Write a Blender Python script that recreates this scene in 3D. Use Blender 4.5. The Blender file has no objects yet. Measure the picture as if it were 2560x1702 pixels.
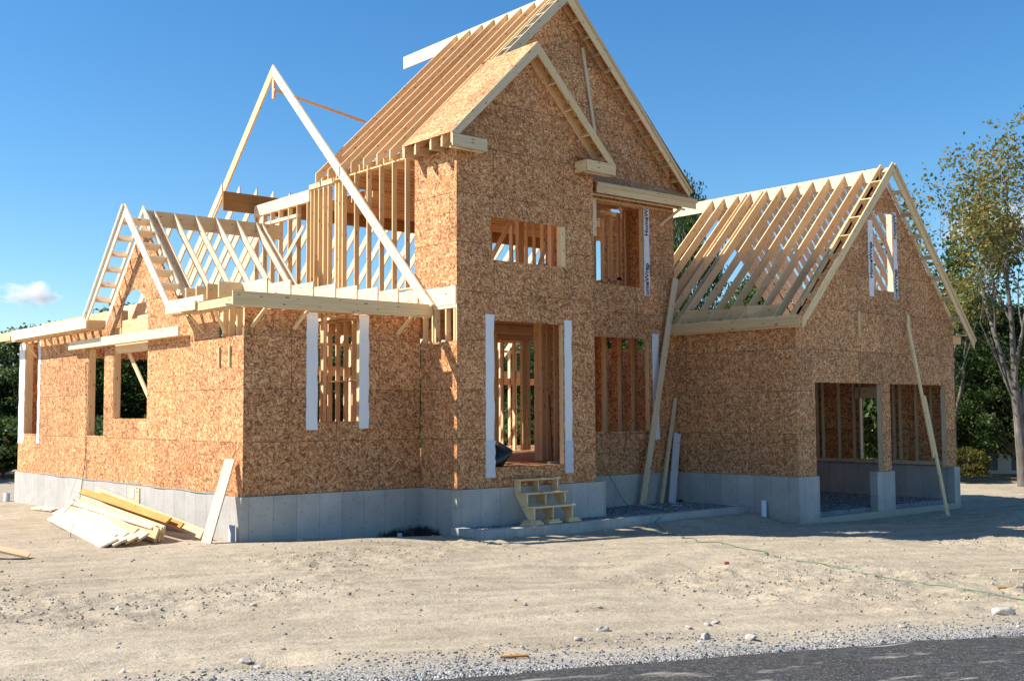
# House under construction on a dirt lot, built in metres.
# x runs along the front walls, y runs away from the street, z = 0 is the top of the concrete foundation.
import bpy, math, random
import numpy as np
from mathutils import Vector, Matrix

random.seed(7)
RNG = np.random.default_rng(11)
S = bpy.context.scene
COL = S.collection
V = Vector
DEG = math.radians
CAM = V((-11.845, -23.355, 1.844))

# ------------------------------------------------------------------ helpers
def tag(o, label=None, cat=None, group=None, kind=None):
    if label: o['label'] = label
    if cat: o['category'] = cat
    if group: o['group'] = group
    if kind: o['kind'] = kind
    return o

def empty(name, loc=(0, 0, 0)):
    o = bpy.data.objects.new(name, None)
    o.location = loc
    o.empty_display_size = 0.2
    COL.objects.link(o)
    return o

def mesh_from(name, verts, faces, uvs=None, smooth=False):
    me = bpy.data.meshes.new(name)
    me.from_pydata([tuple(v) for v in verts], [], faces)
    if uvs is not None:
        lay = me.uv_layers.new(name='UVMap')
        lay.data.foreach_set('uv', [c for f in uvs for uv in f for c in uv])
    if smooth:
        me.polygons.foreach_set('use_smooth', [True] * len(me.polygons))
    me.update()
    return me

def link(name, me, mat, parent=None):
    o = bpy.data.objects.new(name, me)
    if mat is not None:
        me.materials.append(mat)
    COL.objects.link(o)
    if parent is not None:
        o.parent = parent
        o.matrix_parent_inverse = parent.matrix_world.inverted() if parent.type != 'EMPTY' else Matrix.Translation(-V(parent.location))
    return o

class MB:
    """Collects polygons with grain-aligned UVs and links them as one mesh."""
    def __init__(self):
        self.v, self.f, self.uv = [], [], []

    def poly(self, pts, axis=None, off=(0, 0), up=None):
        pts = [V(p) for p in pts]
        n = len(self.v)
        self.v += pts
        self.f.append(tuple(range(n, n + len(pts))))
        nor = V((0, 0, 0))
        for i in range(1, len(pts) - 1):
            nor += (pts[i] - pts[0]).cross(pts[i + 1] - pts[0])
        nor = nor.normalized() if nor.length > 1e-12 else V((0, 0, 1))
        ax = V(axis) if axis is not None else V((1, 0, 0))
        u = ax - nor * ax.dot(nor)
        if u.length < 0.05:
            alt = V((0, 0, 1)) if abs(nor.z) < 0.9 else V((0, 1, 0))
            u = alt - nor * alt.dot(nor)
        u.normalize()
        w = nor.cross(u)
        self.uv.append([(p.dot(u) + off[0], p.dot(w) + off[1]) for p in pts])

    def prism(self, poly, vec, axis=None, off=(0, 0)):
        a = [V(p) for p in poly]
        vec = V(vec)
        b = [p + vec for p in a]
        nor = V((0, 0, 0))
        for i in range(1, len(a) - 1):
            nor += (a[i] - a[0]).cross(a[i + 1] - a[0])
        if nor.dot(vec) > 0:
            a, b = a[::-1], b[::-1]
        self.poly(a, axis, off)
        self.poly(b[::-1], axis, off)
        k = len(a)
        for i in range(k):
            j = (i + 1) % k
            self.poly([a[j], a[i], b[i], b[j]], axis, off)

    def bar(self, a, b, w, t, wdir, axis=None, off=(0, 0)):
        a, b = V(a), V(b)
        d = (b - a).normalized()
        wd = V(wdir)
        wd = (wd - d * wd.dot(d)).normalized()
        td = d.cross(wd)
        q = [a + wd * (sx * w / 2) + td * (sy * t / 2) for sx, sy in ((-1, -1), (1, -1), (1, 1), (-1, 1))]
        self.prism(q, b - a, axis if axis is not None else d, off)

    def box(self, lo, hi, axis=(1, 0, 0), off=(0, 0)):
        x0, y0, z0 = lo
        x1, y1, z1 = hi
        self.prism([(x0, y0, z0), (x1, y0, z0), (x1, y1, z0), (x0, y1, z0)], (0, 0, z1 - z0), axis, off)

    def build(self, name, mat, parent=None, smooth=False):
        return link(name, mesh_from(name, self.v, self.f, self.uv, smooth), mat, parent)

def roff():
    return (random.uniform(0, 60), random.uniform(0, 60))

def board(name, a, b, w, t, wdir, parent=None, mat=None):
    m = MB()
    m.bar(a, b, w, t, wdir, None, roff())
    return m.build(name, mat or M['pine'], parent)

def slab(name, lo, hi, axis, parent=None, mat=None):
    m = MB()
    m.box(lo, hi, axis, roff())
    return m.build(name, mat or M['pine'], parent)

def plank(name, poly, vec, axis, parent=None, mat=None):
    m = MB()
    m.prism(poly, vec, axis, roff())
    return m.build(name, mat or M['pine'], parent)

def interp(prof, h):
    for (a, za), (b, zb) in zip(prof, prof[1:]):
        if a - 1e-9 <= h <= b + 1e-9:
            return za + (zb - za) * ((h - a) / (b - a) if b > a else 0)
    return prof[-1][1]

def sheet(name, P, nrm, top, holes=(), mat=None, parent=None, bot=None, t=0.012, axis=None):
    """Flat sheathing. P(h, z) -> point on the outer face, nrm the outward normal; top/bot are profiles [(h, z)..];
    holes are (h0, h1, zlo, zhi) where zhi may be a function of h."""
    bot = bot or [(top[0][0], 0.0), (top[-1][0], 0.0)]
    hs = {h for h, _ in top} | {h for h, _ in bot}
    for ho in holes:
        hs |= {ho[0], ho[1]}
        if callable(ho[3]):
            hs |= set(np.linspace(ho[0], ho[1], 17))
    h_lo, h_hi = top[0][0], top[-1][0]
    hs = sorted(h for h in hs if h_lo - 1e-9 <= h <= h_hi + 1e-9)
    m = MB()
    vec = -V(nrm) * t
    for ha, hb in zip(hs, hs[1:]):
        if hb - ha < 1e-6: continue
        mid = (ha + hb) / 2
        e = 1e-7
        cuts = []
        for ho in holes:
            if ho[0] - 1e-9 <= mid <= ho[1] + 1e-9:
                f = ho[3] if callable(ho[3]) else (lambda h, z=ho[3]: z)
                cuts.append((ho[2], f(ha), f(hb)))
        cuts.sort(key=lambda c: c[0])
        la, lb = interp(bot, ha + e), interp(bot, hb - e)
        ta, tb = interp(top, ha + e), interp(top, hb - e)
        for zl, fa, fb in cuts + [(None, 0, 0)]:
            ua, ub = (ta, tb) if zl is None else (min(zl, ta), min(zl, tb))
            if ua - la > 1e-4 or ub - lb > 1e-4:
                m.prism([P(ha, la), P(hb, lb), P(hb, max(ub, lb)), P(ha, max(ua, la))], vec, axis or (V(P(1, 0)) - V(P(0, 0))))
            if zl is not None:
                la, lb = fa, fb
    return m.build(name, mat or M['osb'], parent)

# ------------------------------------------------------------------ node helpers
def new_mat(name):
    m = bpy.data.materials.new(name)
    m.use_nodes = True
    nt = m.node_tree
    b = nt.nodes['Principled BSDF']
    b.inputs['Specular IOR Level'].default_value = 0.25
    return m, nt, b

class NT:
    def __init__(self, nt): self.nt = nt
    def n(self, typ, ins=None, **props):
        nd = self.nt.nodes.new(typ)
        for k, v in props.items(): setattr(nd, k, v)
        for k, v in (ins or {}).items():
            if isinstance(v, bpy.types.NodeSocket): self.nt.links.new(v, nd.inputs[k])
            else: nd.inputs[k].default_value = v
        return nd
    def math(self, op, a, b=0.0, c=None, clamp=False):
        ins = {0: a, 1: b}
        if c is not None: ins[2] = c
        return self.n('ShaderNodeMath', ins, operation=op, use_clamp=clamp).outputs[0]
    def vmath(self, op, a, b=(0, 0, 0)):
        nd = self.n('ShaderNodeVectorMath', {0: a, 1: b}, operation=op)
        return nd.outputs['Value'] if op in ('DOT_PRODUCT', 'LENGTH') else nd.outputs[0]
    def vscale(self, a, s):
        return self.n('ShaderNodeVectorMath', {0: a, 'Scale': s}, operation='SCALE').outputs[0]
    def mix(self, f, a, b, blend='MIX'):
        nd = self.n('ShaderNodeMix', data_type='RGBA', blend_type=blend)
        nd.clamp_factor = True
        for i, v in ((0, f), (6, a), (7, b)):
            if isinstance(v, bpy.types.NodeSocket): self.nt.links.new(v, nd.inputs[i])
            else: nd.inputs[i].default_value = v if i == 0 else (tuple(v) + (1,) if len(v) == 3 else v)
        return nd.outputs[2]
    def ramp(self, fac, stops, interp='LINEAR'):
        nd = self.n('ShaderNodeValToRGB', {0: fac})
        cr = nd.color_ramp
        cr.interpolation = interp
        while len(cr.elements) < len(stops): cr.elements.new(0.5)
        for e, (p, c) in zip(cr.elements, stops):
            e.position = p
            e.color = (c, c, c, 1) if not hasattr(c, '__len__') else (tuple(c) + (1,))
        return nd.outputs[0]
    def noise(self, vec, scale, detail=3, rough=0.55, dist=0.0):
        return self.n('ShaderNodeTexNoise', {'Vector': vec, 'Scale': scale, 'Detail': detail, 'Roughness': rough, 'Distortion': dist}).outputs[0]
    def mapping(self, vec, scale=(1, 1, 1), rot=(0, 0, 0), loc=(0, 0, 0)):
        return self.n('ShaderNodeMapping', {'Vector': vec, 'Scale': scale, 'Rotation': rot, 'Location': loc}).outputs[0]
    def bump(self, h, strength=0.3, dist=0.01):
        return self.n('ShaderNodeBump', {'Height': h, 'Strength': strength, 'Distance': dist}).outputs[0]
    def out(self, b, color=None, normal=None, rough=None):
        if color is not None: self.nt.links.new(color, b.inputs['Base Color'])
        if normal is not None: self.nt.links.new(normal, b.inputs['Normal'])
        if rough is not None:
            if isinstance(rough, bpy.types.NodeSocket): self.nt.links.new(rough, b.inputs['Roughness'])
            else: b.inputs['Roughness'].default_value = rough

M = {}

def mat_osb(name, gain=1.0, seams=True):
    m, nt, b = new_mat(name)
    N = NT(nt)
    uv = N.n('ShaderNodeTexCoord').outputs['UV']
    warp = N.n('ShaderNodeTexNoise', {'Vector': uv, 'Scale': 6.0, 'Detail': 2.0}).outputs[1]
    wuv = N.vmath('ADD', uv, N.vscale(warp, 0.06))
    best_p = best_t = None
    for ang, sx, sy, off in ((0.35, 9.4, 34.0, 0.0), (1.25, 8.3, 30.0, 13.7), (2.2, 11.5, 41.0, 31.3), (2.85, 8.8, 29.0, 57.9), (0.8, 14.0, 50.0, 77.0)):
        mp = N.mapping(wuv, rot=(0, 0, ang), loc=(off, off * 0.7, 0))
        mp = N.mapping(mp, scale=(sx, sy, 1))
        vo = N.n('ShaderNodeTexVoronoi', {'Vector': mp, 'Scale': 1.0, 'Randomness': 1.0}, voronoi_dimensions='2D')
        sp = N.n('ShaderNodeSeparateColor', {0: vo.outputs['Color']})
        edge = N.math('MULTIPLY', vo.outputs['Distance'], 0.55)
        tone = N.math('SUBTRACT', sp.outputs[1], N.math('MULTIPLY', edge, 0.25))
        p = N.math('SUBTRACT', sp.outputs[0], edge)
        if best_p is None: best_p, best_t = p, tone
        else:
            g = N.math('GREATER_THAN', p, best_p)
            best_t = N.math('ADD', N.math('MULTIPLY', g, tone), N.math('MULTIPLY', N.math('SUBTRACT', 1.0, g), best_t))
            best_p = N.math('MAXIMUM', p, best_p)
    base = N.ramp(best_t, [(0.0, (0.10, 0.036, 0.014)), (0.13, (0.27, 0.100, 0.034)), (0.40, (0.55, 0.232, 0.086)), (0.70, (0.76, 0.390, 0.170)), (1.0, (0.94, 0.69, 0.42))])
    fine = N.noise(N.mapping(uv, scale=(40, 160, 1)), 1.0, 2)
    base = N.mix(0.22, base, N.ramp(fine, [(0.3, (0.31, 0.110, 0.042)), (0.7, (0.78, 0.42, 0.21))]))
    big = N.noise(uv, 0.7, 3)
    base = N.mix(1.0, base, N.ramp(big, [(0.3, 0.86), (0.7, 1.08)]), 'MULTIPLY')
    if seams:
        bt = N.n('ShaderNodeTexBrick', {'Vector': uv, 'Color1': (0.84 * gain, 0.82 * gain, 0.80 * gain, 1), 'Color2': (1.08 * gain, 1.07 * gain, 1.04 * gain, 1), 'Mortar': (0.24, 0.19, 0.16, 1), 'Scale': 1.0,
                 'Mortar Size': 0.0065, 'Mortar Smooth': 0.3, 'Bias': 0.0, 'Brick Width': 2.44, 'Row Height': 1.22})
        bt.offset, bt.squash = 0.5, 1.0
        base = N.mix(1.0, base, bt.outputs[0], 'MULTIPLY')
        gl = N.n('ShaderNodeTexBrick', {'Vector': uv, 'Color1': (1, 1, 1, 1), 'Color2': (1, 1, 1, 1), 'Mortar': (0.60, 0.58, 0.56, 1), 'Scale': 1.0, 'Mortar Size': 0.0045, 'Brick Width': 0.61, 'Row Height': 0.406})
        gl.offset = 0.0
        patch = N.ramp(N.noise(uv, 1.1, 1), [(0.45, 0.0), (0.6, 0.8)])
        base = N.mix(patch, base, N.mix(1.0, base, gl.outputs[0], 'MULTIPLY'))
    N.out(b, base, N.bump(best_t, 0.25, 0.004), 0.75)
    return m

def mat_pine(name, pale, dark, knots=True, vary=0.20):
    m, nt, b = new_mat(name)
    N = NT(nt)
    uv = N.n('ShaderNodeTexCoord').outputs['UV']
    grain = N.noise(N.mapping(uv, scale=(0.9, 26, 1)), 1.0, 4, 0.6, 0.4)
    fine = N.noise(N.mapping(uv, scale=(3, 120, 1)), 1.0, 2)
    col = N.mix(N.ramp(grain, [(0.34, 0.0), (0.66, 1.0)]), pale, dark)
    col = N.mix(N.math('MULTIPLY', fine, 0.30), col, tuple(c * 0.78 for c in dark))
    oi = N.n('ShaderNodeObjectInfo').outputs['Random']
    tint = N.ramp(oi, [(0.0, (1 - vary, 1 - vary * 1.25, 1 - vary * 1.5)), (0.5, (1.0, 0.98, 0.95)), (1.0, (1.0 + vary * 0.35, 1.0 + vary * 0.3, 1.0 + vary * 0.2))])
    col = N.mix(1.0, col, tint, 'MULTIPLY')
    if knots:
        vo = N.n('ShaderNodeTexVoronoi', {'Vector': N.mapping(uv, scale=(1.9, 7.0, 1)), 'Scale': 1.0}, voronoi_dimensions='2D')
        sel = N.n('ShaderNodeSeparateColor', {0: vo.outputs['Color']}).outputs[0]
        rad = N.math('MULTIPLY', N.math('GREATER_THAN', sel, 0.35), N.math('MULTIPLY', sel, 0.13))
        k = N.math('SUBTRACT', 1.0, N.math('DIVIDE', vo.outputs['Distance'], N.math('ADD', rad, 0.001)), clamp=True)
        k = N.ramp(k, [(0.0, 0.0), (0.35, 0.9)])
        col = N.mix(k, col, (0.16, 0.075, 0.03))
    stain = N.ramp(N.noise(N.mapping(uv, scale=(0.5, 3, 1)), 1.0, 3), [(0.55, 0.0), (0.8, 0.35)])
    col = N.mix(stain, col, tuple(c * 0.7 for c in dark))
    N.out(b, col, N.bump(grain, 0.12, 0.003), 0.7)
    return m

def mat_concrete():
    m, nt, b = new_mat('concrete')
    N = NT(nt)
    uv = N.n('ShaderNodeTexCoord').outputs['UV']
    big = N.noise(uv, 1.1, 5, 0.6)
    streak = N.noise(N.mapping(uv, scale=(5.0, 0.7, 1)), 1.0, 4, 0.6)
    fine = N.noise(uv, 30.0, 3)
    col = N.mix(N.ramp(big, [(0.3, 0.0), (0.7, 1.0)]), (0.39, 0.375, 0.345), (0.56, 0.54, 0.495))
    col = N.mix(N.math('MULTIPLY', streak, 0.5), col, (0.33, 0.315, 0.285))
    col = N.mix(N.math('MULTIPLY', fine, 0.25), col, (0.52, 0.51, 0.48))
    bt = N.n('ShaderNodeTexBrick', {'Vector': N.mapping(uv, loc=(0.13, 3.0, 0)), 'Color1': (0.90, 0.90, 0.90, 1), 'Color2': (1.06, 1.06, 1.06, 1), 'Mortar': (0.50, 0.50, 0.51, 1), 'Scale': 1.0, 'Mortar Size': 0.008, 'Mortar Smooth': 0.6, 'Brick Width': 0.61, 'Row Height': 20.0})
    bt.offset = 0.0
    col = N.mix(1.0, col, bt.outputs[0], 'MULTIPLY')
    vo = N.n('ShaderNodeTexVoronoi', {'Vector': N.mapping(uv, scale=(3.3, 2.4, 1)), 'Scale': 1.0}, voronoi_dimensions='2D')
    hole = N.ramp(vo.outputs['Distance'], [(0.03, 1.0), (0.05, 0.0)])
    col = N.mix(N.math('MULTIPLY', hole, 0.75), col, (0.10, 0.10, 0.10))
    # soil splashed up the foot of the wall, and a black tar patch in the inside corner
    pos = N.n('ShaderNodeNewGeometry').outputs['Position']
    pz = N.n('ShaderNodeSeparateXYZ', {0: pos}).outputs[2]
    spl = N.math('ADD', N.math('MULTIPLY', N.math('ADD', pz, 1.0), -2.4), N.math('MULTIPLY', N.math('SUBTRACT', N.noise(pos, 3.2, 5, 0.7), 0.5), 2.6))
    col = N.mix(N.ramp(spl, [(0.15, 0.0), (0.6, 0.75)]), col, (0.40, 0.335, 0.25))
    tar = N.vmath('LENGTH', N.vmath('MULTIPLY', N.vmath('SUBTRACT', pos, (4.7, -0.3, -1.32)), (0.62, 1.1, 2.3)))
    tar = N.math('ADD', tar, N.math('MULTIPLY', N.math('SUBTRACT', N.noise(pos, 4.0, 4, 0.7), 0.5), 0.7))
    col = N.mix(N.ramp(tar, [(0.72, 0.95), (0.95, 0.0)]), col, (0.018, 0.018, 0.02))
    blot = N.noise(pos, 1.9, 5, 0.7)
    col = N.mix(N.ramp(blot, [(0.56, 0.0), (0.72, 0.45)]), col, (0.27, 0.265, 0.25))
    N.out(b, col, N.bump(N.math('ADD', big, N.math('MULTIPLY', fine, 0.3)), 0.25, 0.01), 0.85)
    return m

def mat_simple(name, col, rough=0.6, var=0.12, scale=8.0, bump=0.1, spec=None):
    m, nt, b = new_mat(name)
    N = NT(nt)
    oc = N.n('ShaderNodeTexCoord').outputs['Object']
    n = N.noise(oc, scale, 4)
    c = N.mix(N.ramp(n, [(0.3, 0.0), (0.7, 1.0)]), tuple(x * (1 - var) for x in col), tuple(min(1, x * (1 + var)) for x in col))
    N.out(b, c, N.bump(n, bump, 0.01) if bump else None, rough)
    if spec is not None: b.inputs['Specular IOR Level'].default_value = spec
    return m

def mat_wrap():
    m, nt, b = new_mat('white_housewrap')
    N = NT(nt)
    uv = N.n('ShaderNodeTexCoord').outputs['UV']
    n = N.noise(N.mapping(uv, scale=(1.2, 4.5, 1)), 1.0, 4, 0.6)
    w = N.noise(uv, 60.0, 2)
    c = N.mix(N.math('MULTIPLY', w, 0.3), (0.80, 0.81, 0.83), (0.66, 0.68, 0.72))
    N.out(b, c, N.bump(n, 0.9, 0.04), 0.55)
    return m

def mat_leaf(name, stops, trans=0.45):
    m, nt, b = new_mat(name)
    N = NT(nt)
    r = N.n('ShaderNodeNewGeometry').outputs['Random Per Island']
    oi = N.n('ShaderNodeObjectInfo').outputs['Random']
    f = N.math('ADD', N.math('MULTIPLY', r, 0.85), N.math('MULTIPLY', oi, 0.15))
    c = N.ramp(f, stops)
    nt.links.new(c, b.inputs['Base Color'])
    b.inputs['Roughness'].default_value = 0.55
    tr = N.n('ShaderNodeBsdfTranslucent', {'Color': c})
    mx = N.n('ShaderNodeMixShader', {0: trans, 1: b.outputs[0], 2: tr.outputs[0]})
    out = nt.nodes['Material Output']
    nt.links.new(mx.outputs[0], out.inputs['Surface'])
    return m

def road_s(N, pos):
    """signed distance to the road edge (positive on the dirt side), wobbling a little"""
    sx = N.n('ShaderNodeSeparateXYZ', {0: pos})
    d = N.math('ADD', N.math('MULTIPLY', sx.outputs[0], 0.2723), N.math('MULTIPLY', sx.outputs[1], 0.9622))
    return N.math('ADD', d, 15.86)

def mat_ground():
    m, nt, b = new_mat('dry_sandy_soil')
    N = NT(nt)
    pos = N.n('ShaderNodeNewGeometry').outputs['Position']
    big = N.noise(pos, 0.35, 5, 0.6)
    mid = N.noise(pos, 2.2, 5, 0.65)
    fine = N.noise(pos, 14.0, 4, 0.7)
    track = N.noise(N.mapping(N.mapping(pos, rot=(0, 0, 0.36)), scale=(0.22, 2.6, 1)), 1.0, 4, 0.6)
    col = N.mix(N.ramp(big, [(0.35, 0.0), (0.65, 1.0)]), (0.37, 0.310, 0.222), (0.50, 0.425, 0.312))
    col = N.mix(N.ramp(mid, [(0.35, 0.0), (0.7, 0.6)]), col, (0.265, 0.215, 0.152))
    col = N.mix(N.ramp(track, [(0.42, 0.0), (0.66, 0.60)]), col, (0.53, 0.455, 0.335))
    col = N.mix(N.ramp(fine, [(0.3, 0.55), (0.5, 0.0)]), col, (0.22, 0.18, 0.13))
    speck = N.n('ShaderNodeTexVoronoi', {'Vector': N.vmath('ADD', pos, N.vscale(N.n('ShaderNodeTexNoise', {'Vector': pos, 'Scale': 9.0}).outputs[1], 0.15)), 'Scale': 9.0, 'Randomness': 1.0})
    spc = N.n('ShaderNodeSeparateColor', {0: speck.outputs['Color']}).outputs[0]
    sm = N.math('MULTIPLY', N.ramp(speck.outputs['Distance'], [(0.16, 1.0), (0.26, 0.0)]), N.math('GREATER_THAN', spc, 0.72))
    col = N.mix(N.math('MULTIPLY', sm, 0.5), col, (0.20, 0.165, 0.125))
    # soil colour darkened in the inner corner trench of the wing
    trench_tone = N.vmath('LENGTH', N.vmath('MULTIPLY', N.vmath('SUBTRACT', pos, (4.55, -0.45, -1.25)), (0.55, 1.3, 1.2)))
    trench_tone = N.math('ADD', trench_tone, N.math('MULTIPLY', N.math('SUBTRACT', mid, 0.5), 0.9))
    col = N.mix(N.ramp(trench_tone, [(0.55, 0.92), (0.9, 0.0)]), col, (0.045, 0.037, 0.030))
    # crushed stone shoulder beside the road
    d = road_s(N, pos)
    d = N.math('ADD', d, N.math('MULTIPLY', N.math('SUBTRACT', N.noise(pos, 1.3, 4, 0.65), 0.5), 1.8))
    sh = N.ramp(N.math('MULTIPLY', d, 0.4), [(0.06, 1.0), (0.55, 0.0)])
    g = N.n('ShaderNodeTexVoronoi', {'Vector': pos, 'Scale': 38.0})
    gc = N.n('ShaderNodeSeparateColor', {0: g.outputs['Color']}).outputs[1]
    gcol = N.ramp(gc, [(0.0, (0.13, 0.125, 0.12)), (0.4, (0.30, 0.29, 0.275)), (1.0, (0.56, 0.545, 0.51))])
    col = N.mix(N.math('MULTIPLY', sh, 0.85), col, gcol)
    hgt = N.math('ADD', N.math('MULTIPLY', mid, 0.5), N.math('ADD', N.math('MULTIPLY', fine, 0.35), N.math('MULTIPLY', N.noise(pos, 45.0, 3, 0.7), 0.14)))
    hgt = N.math('SUBTRACT', hgt, N.math('MULTIPLY', N.math('MULTIPLY', sh, g.outputs['Distance']), 0.25))
    N.out(b, col, N.bump(hgt, 0.9, 0.10), 0.95)
    b.inputs['Specular IOR Level'].default_value = 0.1
    return m

def mat_asphalt():
    m, nt, b = new_mat('asphalt')
    N = NT(nt)
    pos = N.n('ShaderNodeNewGeometry').outputs['Position']
    g = N.n('ShaderNodeTexVoronoi', {'Vector': pos, 'Scale': 70.0})
    gc = N.n('ShaderNodeSeparateColor', {0: g.outputs['Color']}).outputs[0]
    col = N.ramp(gc, [(0.0, (0.022, 0.022, 0.022)), (0.7, (0.046, 0.045, 0.044)), (0.93, (0.085, 0.083, 0.078)), (1.0, (0.24, 0.23, 0.21))])
    dust = N.noise(N.mapping(N.mapping(pos, rot=(0, 0, 0.2545)), scale=(0.9, 3.2, 1)), 1.0, 5, 0.65)
    col = N.mix(N.ramp(dust, [(0.60, 0.0), (0.70, 0.85)]), col, (0.34, 0.315, 0.27))
    dust2 = N.noise(pos, 7.0, 5, 0.7)
    col = N.mix(N.ramp(dust2, [(0.48, 0.0), (0.8, 0.30)]), col, (0.22, 0.205, 0.18))
    N.out(b, col, N.bump(N.math('SUBTRACT', 1.0, g.outputs['Distance']), 0.4, 0.008), 0.85)
    return m

def mat_gravel(name, dark, light, scale=34.0):
    m, nt, b = new_mat(name)
    N = NT(nt)
    pos = N.n('ShaderNodeNewGeometry').outputs['Position']
    g = N.n('ShaderNodeTexVoronoi', {'Vector': pos, 'Scale': scale})
    gc = N.n('ShaderNodeSeparateColor', {0: g.outputs['Color']}).outputs[1]
    mid = tuple((a + c) / 2 for a, c in zip(dark, light))
    col = N.ramp(gc, [(0.0, dark), (0.5, mid), (1.0, light)])
    N.out(b, col, N.bump(N.math('SUBTRACT', 1.0, g.outputs['Distance']), 0.8, 0.03), 0.9)
    return m

def mat_stone(name, stops):
    m, nt, b = new_mat(name)
    N = NT(nt)
    r = N.n('ShaderNodeNewGeometry').outputs['Random Per Island']
    oc = N.n('ShaderNodeTexCoord').outputs['Object']
    n = N.noise(oc, 22.0, 4, 0.65)
    c = N.mix(1.0, N.ramp(r, stops), N.ramp(n, [(0.3, 0.75), (0.7, 1.12)]), 'MULTIPLY')
    N.out(b, c, N.bump(n, 0.4, 0.01), 0.9)
    return m

def mat_bark():
    m, nt, b = new_mat('grey_bark')
    N = NT(nt)
    oc = N.n('ShaderNodeTexCoord').outputs['Object']
    n = N.noise(N.mapping(oc, scale=(4, 4, 0.8)), 2.0, 5, 0.65)
    c = N.ramp(n, [(0.3, (0.07, 0.060, 0.052)), (0.55, (0.15, 0.135, 0.118)), (0.75, (0.27, 0.25, 0.22))])
    N.out(b, c, N.bump(n, 0.5, 0.04), 0.9)
    return m

M['osb'] = mat_osb('oriented_strand_board')
M['osb_plain'] = mat_osb('oriented_strand_board_deck', 1.0, False)
M['pine'] = mat_pine('fresh_pine', (0.88, 0.68, 0.41), (0.76, 0.53, 0.27))
M['fir'] = mat_pine('orange_fir', (0.86, 0.64, 0.39), (0.73, 0.50, 0.27))
M['white_pine'] = mat_pine('whitewood', (0.90, 0.77, 0.57), (0.80, 0.63, 0.42), vary=0.08)
M['grey_pine'] = mat_pine('weathered_pine', (0.76, 0.63, 0.44), (0.62, 0.48, 0.30), vary=0.08)
M['orange'] = mat_pine('orange_stained_lumber', (0.62, 0.31, 0.075), (0.46, 0.20, 0.04), vary=0.08)
M['lvl'] = mat_pine('laminated_beam_wood', (0.42, 0.225, 0.075), (0.32, 0.155, 0.048), knots=False, vary=0.06)
M['primed'] = mat_pine('primed_white_board', (0.70, 0.71, 0.72), (0.60, 0.61, 0.63), vary=0.04)
M['concrete'] = mat_concrete()
M['wrap'] = mat_wrap()
M['wrap_lap'] = mat_simple('lapped_housewrap', (0.60, 0.63, 0.68), 0.55, 0.05, 6.0, 0.2)
M['ink'] = mat_simple('dark_blue_print', (0.035, 0.045, 0.12), 0.6, bump=0)
M['pvc'] = mat_simple('grey_pvc', (0.50, 0.52, 0.54), 0.4, 0.06, bump=0)
M['pvc_white'] = mat_simple('white_pvc', (0.78, 0.79, 0.80), 0.4, 0.05, bump=0)
M['black'] = mat_simple('black_plastic', (0.018, 0.018, 0.02), 0.35, 0.3, 14.0, 0.5, 0.5)
M['cord'] = mat_simple('green_rubber_cord', (0.09, 0.18, 0.10), 0.5, bump=0)
M['cable'] = mat_simple('dark_cable', (0.05, 0.05, 0.055), 0.5, bump=0)
M['cable_blue'] = mat_simple('pale_blue_cable', (0.22, 0.36, 0.40), 0.5, bump=0)
M['red'] = mat_simple('dark_red_plastic', (0.25, 0.02, 0.025), 0.5, bump=0)
M['blue'] = mat_simple('blue_plastic', (0.02, 0.07, 0.50), 0.4, bump=0)
M['white'] = mat_simple('white_plastic', (0.8, 0.8, 0.8), 0.4, 0.04, bump=0)
M['ground'] = mat_ground()
M['asphalt'] = mat_asphalt()
M['gravel'] = mat_gravel('crushed_bluestone', (0.09, 0.10, 0.11), (0.42, 0.43, 0.44))
M['stone'] = mat_stone('field_stone', [(0.0, (0.20, 0.175, 0.145)), (0.5, (0.33, 0.295, 0.245)), (1.0, (0.50, 0.46, 0.40))])
M['crushed'] = mat_stone('crushed_stone', [(0.0, (0.10, 0.105, 0.11)), (0.55, (0.24, 0.24, 0.235)), (1.0, (0.42, 0.41, 0.39))])
M['clod'] = mat_stone('soil_clods', [(0.0, (0.25, 0.205, 0.15)), (0.6, (0.40, 0.345, 0.26)), (1.0, (0.52, 0.48, 0.42))])
M['bark'] = mat_bark()
M['leaf_dark'] = mat_leaf('dark_green_leaves', [(0.0, (0.028, 0.058, 0.018)), (0.5, (0.065, 0.115, 0.034)), (0.85, (0.115, 0.165, 0.046)), (1.0, (0.19, 0.20, 0.06))])
M['leaf_mid'] = mat_leaf('mid_green_leaves', [(0.0, (0.025, 0.060, 0.016)), (0.5, (0.065, 0.115, 0.028)), (0.9, (0.13, 0.16, 0.04)), (1.0, (0.24, 0.17, 0.04))])
M['leaf_fall'] = mat_leaf('turning_leaves', [(0.0, (0.08, 0.12, 0.03)), (0.5, (0.18, 0.20, 0.05)), (0.8, (0.30, 0.23, 0.06)), (1.0, (0.40, 0.17, 0.06))])
M['leaf_shrub'] = mat_leaf('yellow_green_leaves', [(0.0, (0.04, 0.06, 0.014)), (0.6, (0.13, 0.135, 0.026)), (1.0, (0.26, 0.18, 0.035))])
M['siding'] = mat_simple('grey_blue_siding', (0.20, 0.25, 0.27), 0.7, 0.08)
M['shingle'] = mat_simple('pale_shingles', (0.30, 0.29, 0.28), 0.9, 0.25, 3.0)
M['pane'] = mat_simple('dark_window_glass', (0.02, 0.025, 0.03), 0.1, bump=0, spec=0.5)
# ------------------------------------------------------------------ the house
HOUSE = empty('unfinished_house')
tag(HOUSE, 'half-built wooden house with bare rafters and strand board walls on a concrete foundation', 'house')
H = HOUSE

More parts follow.
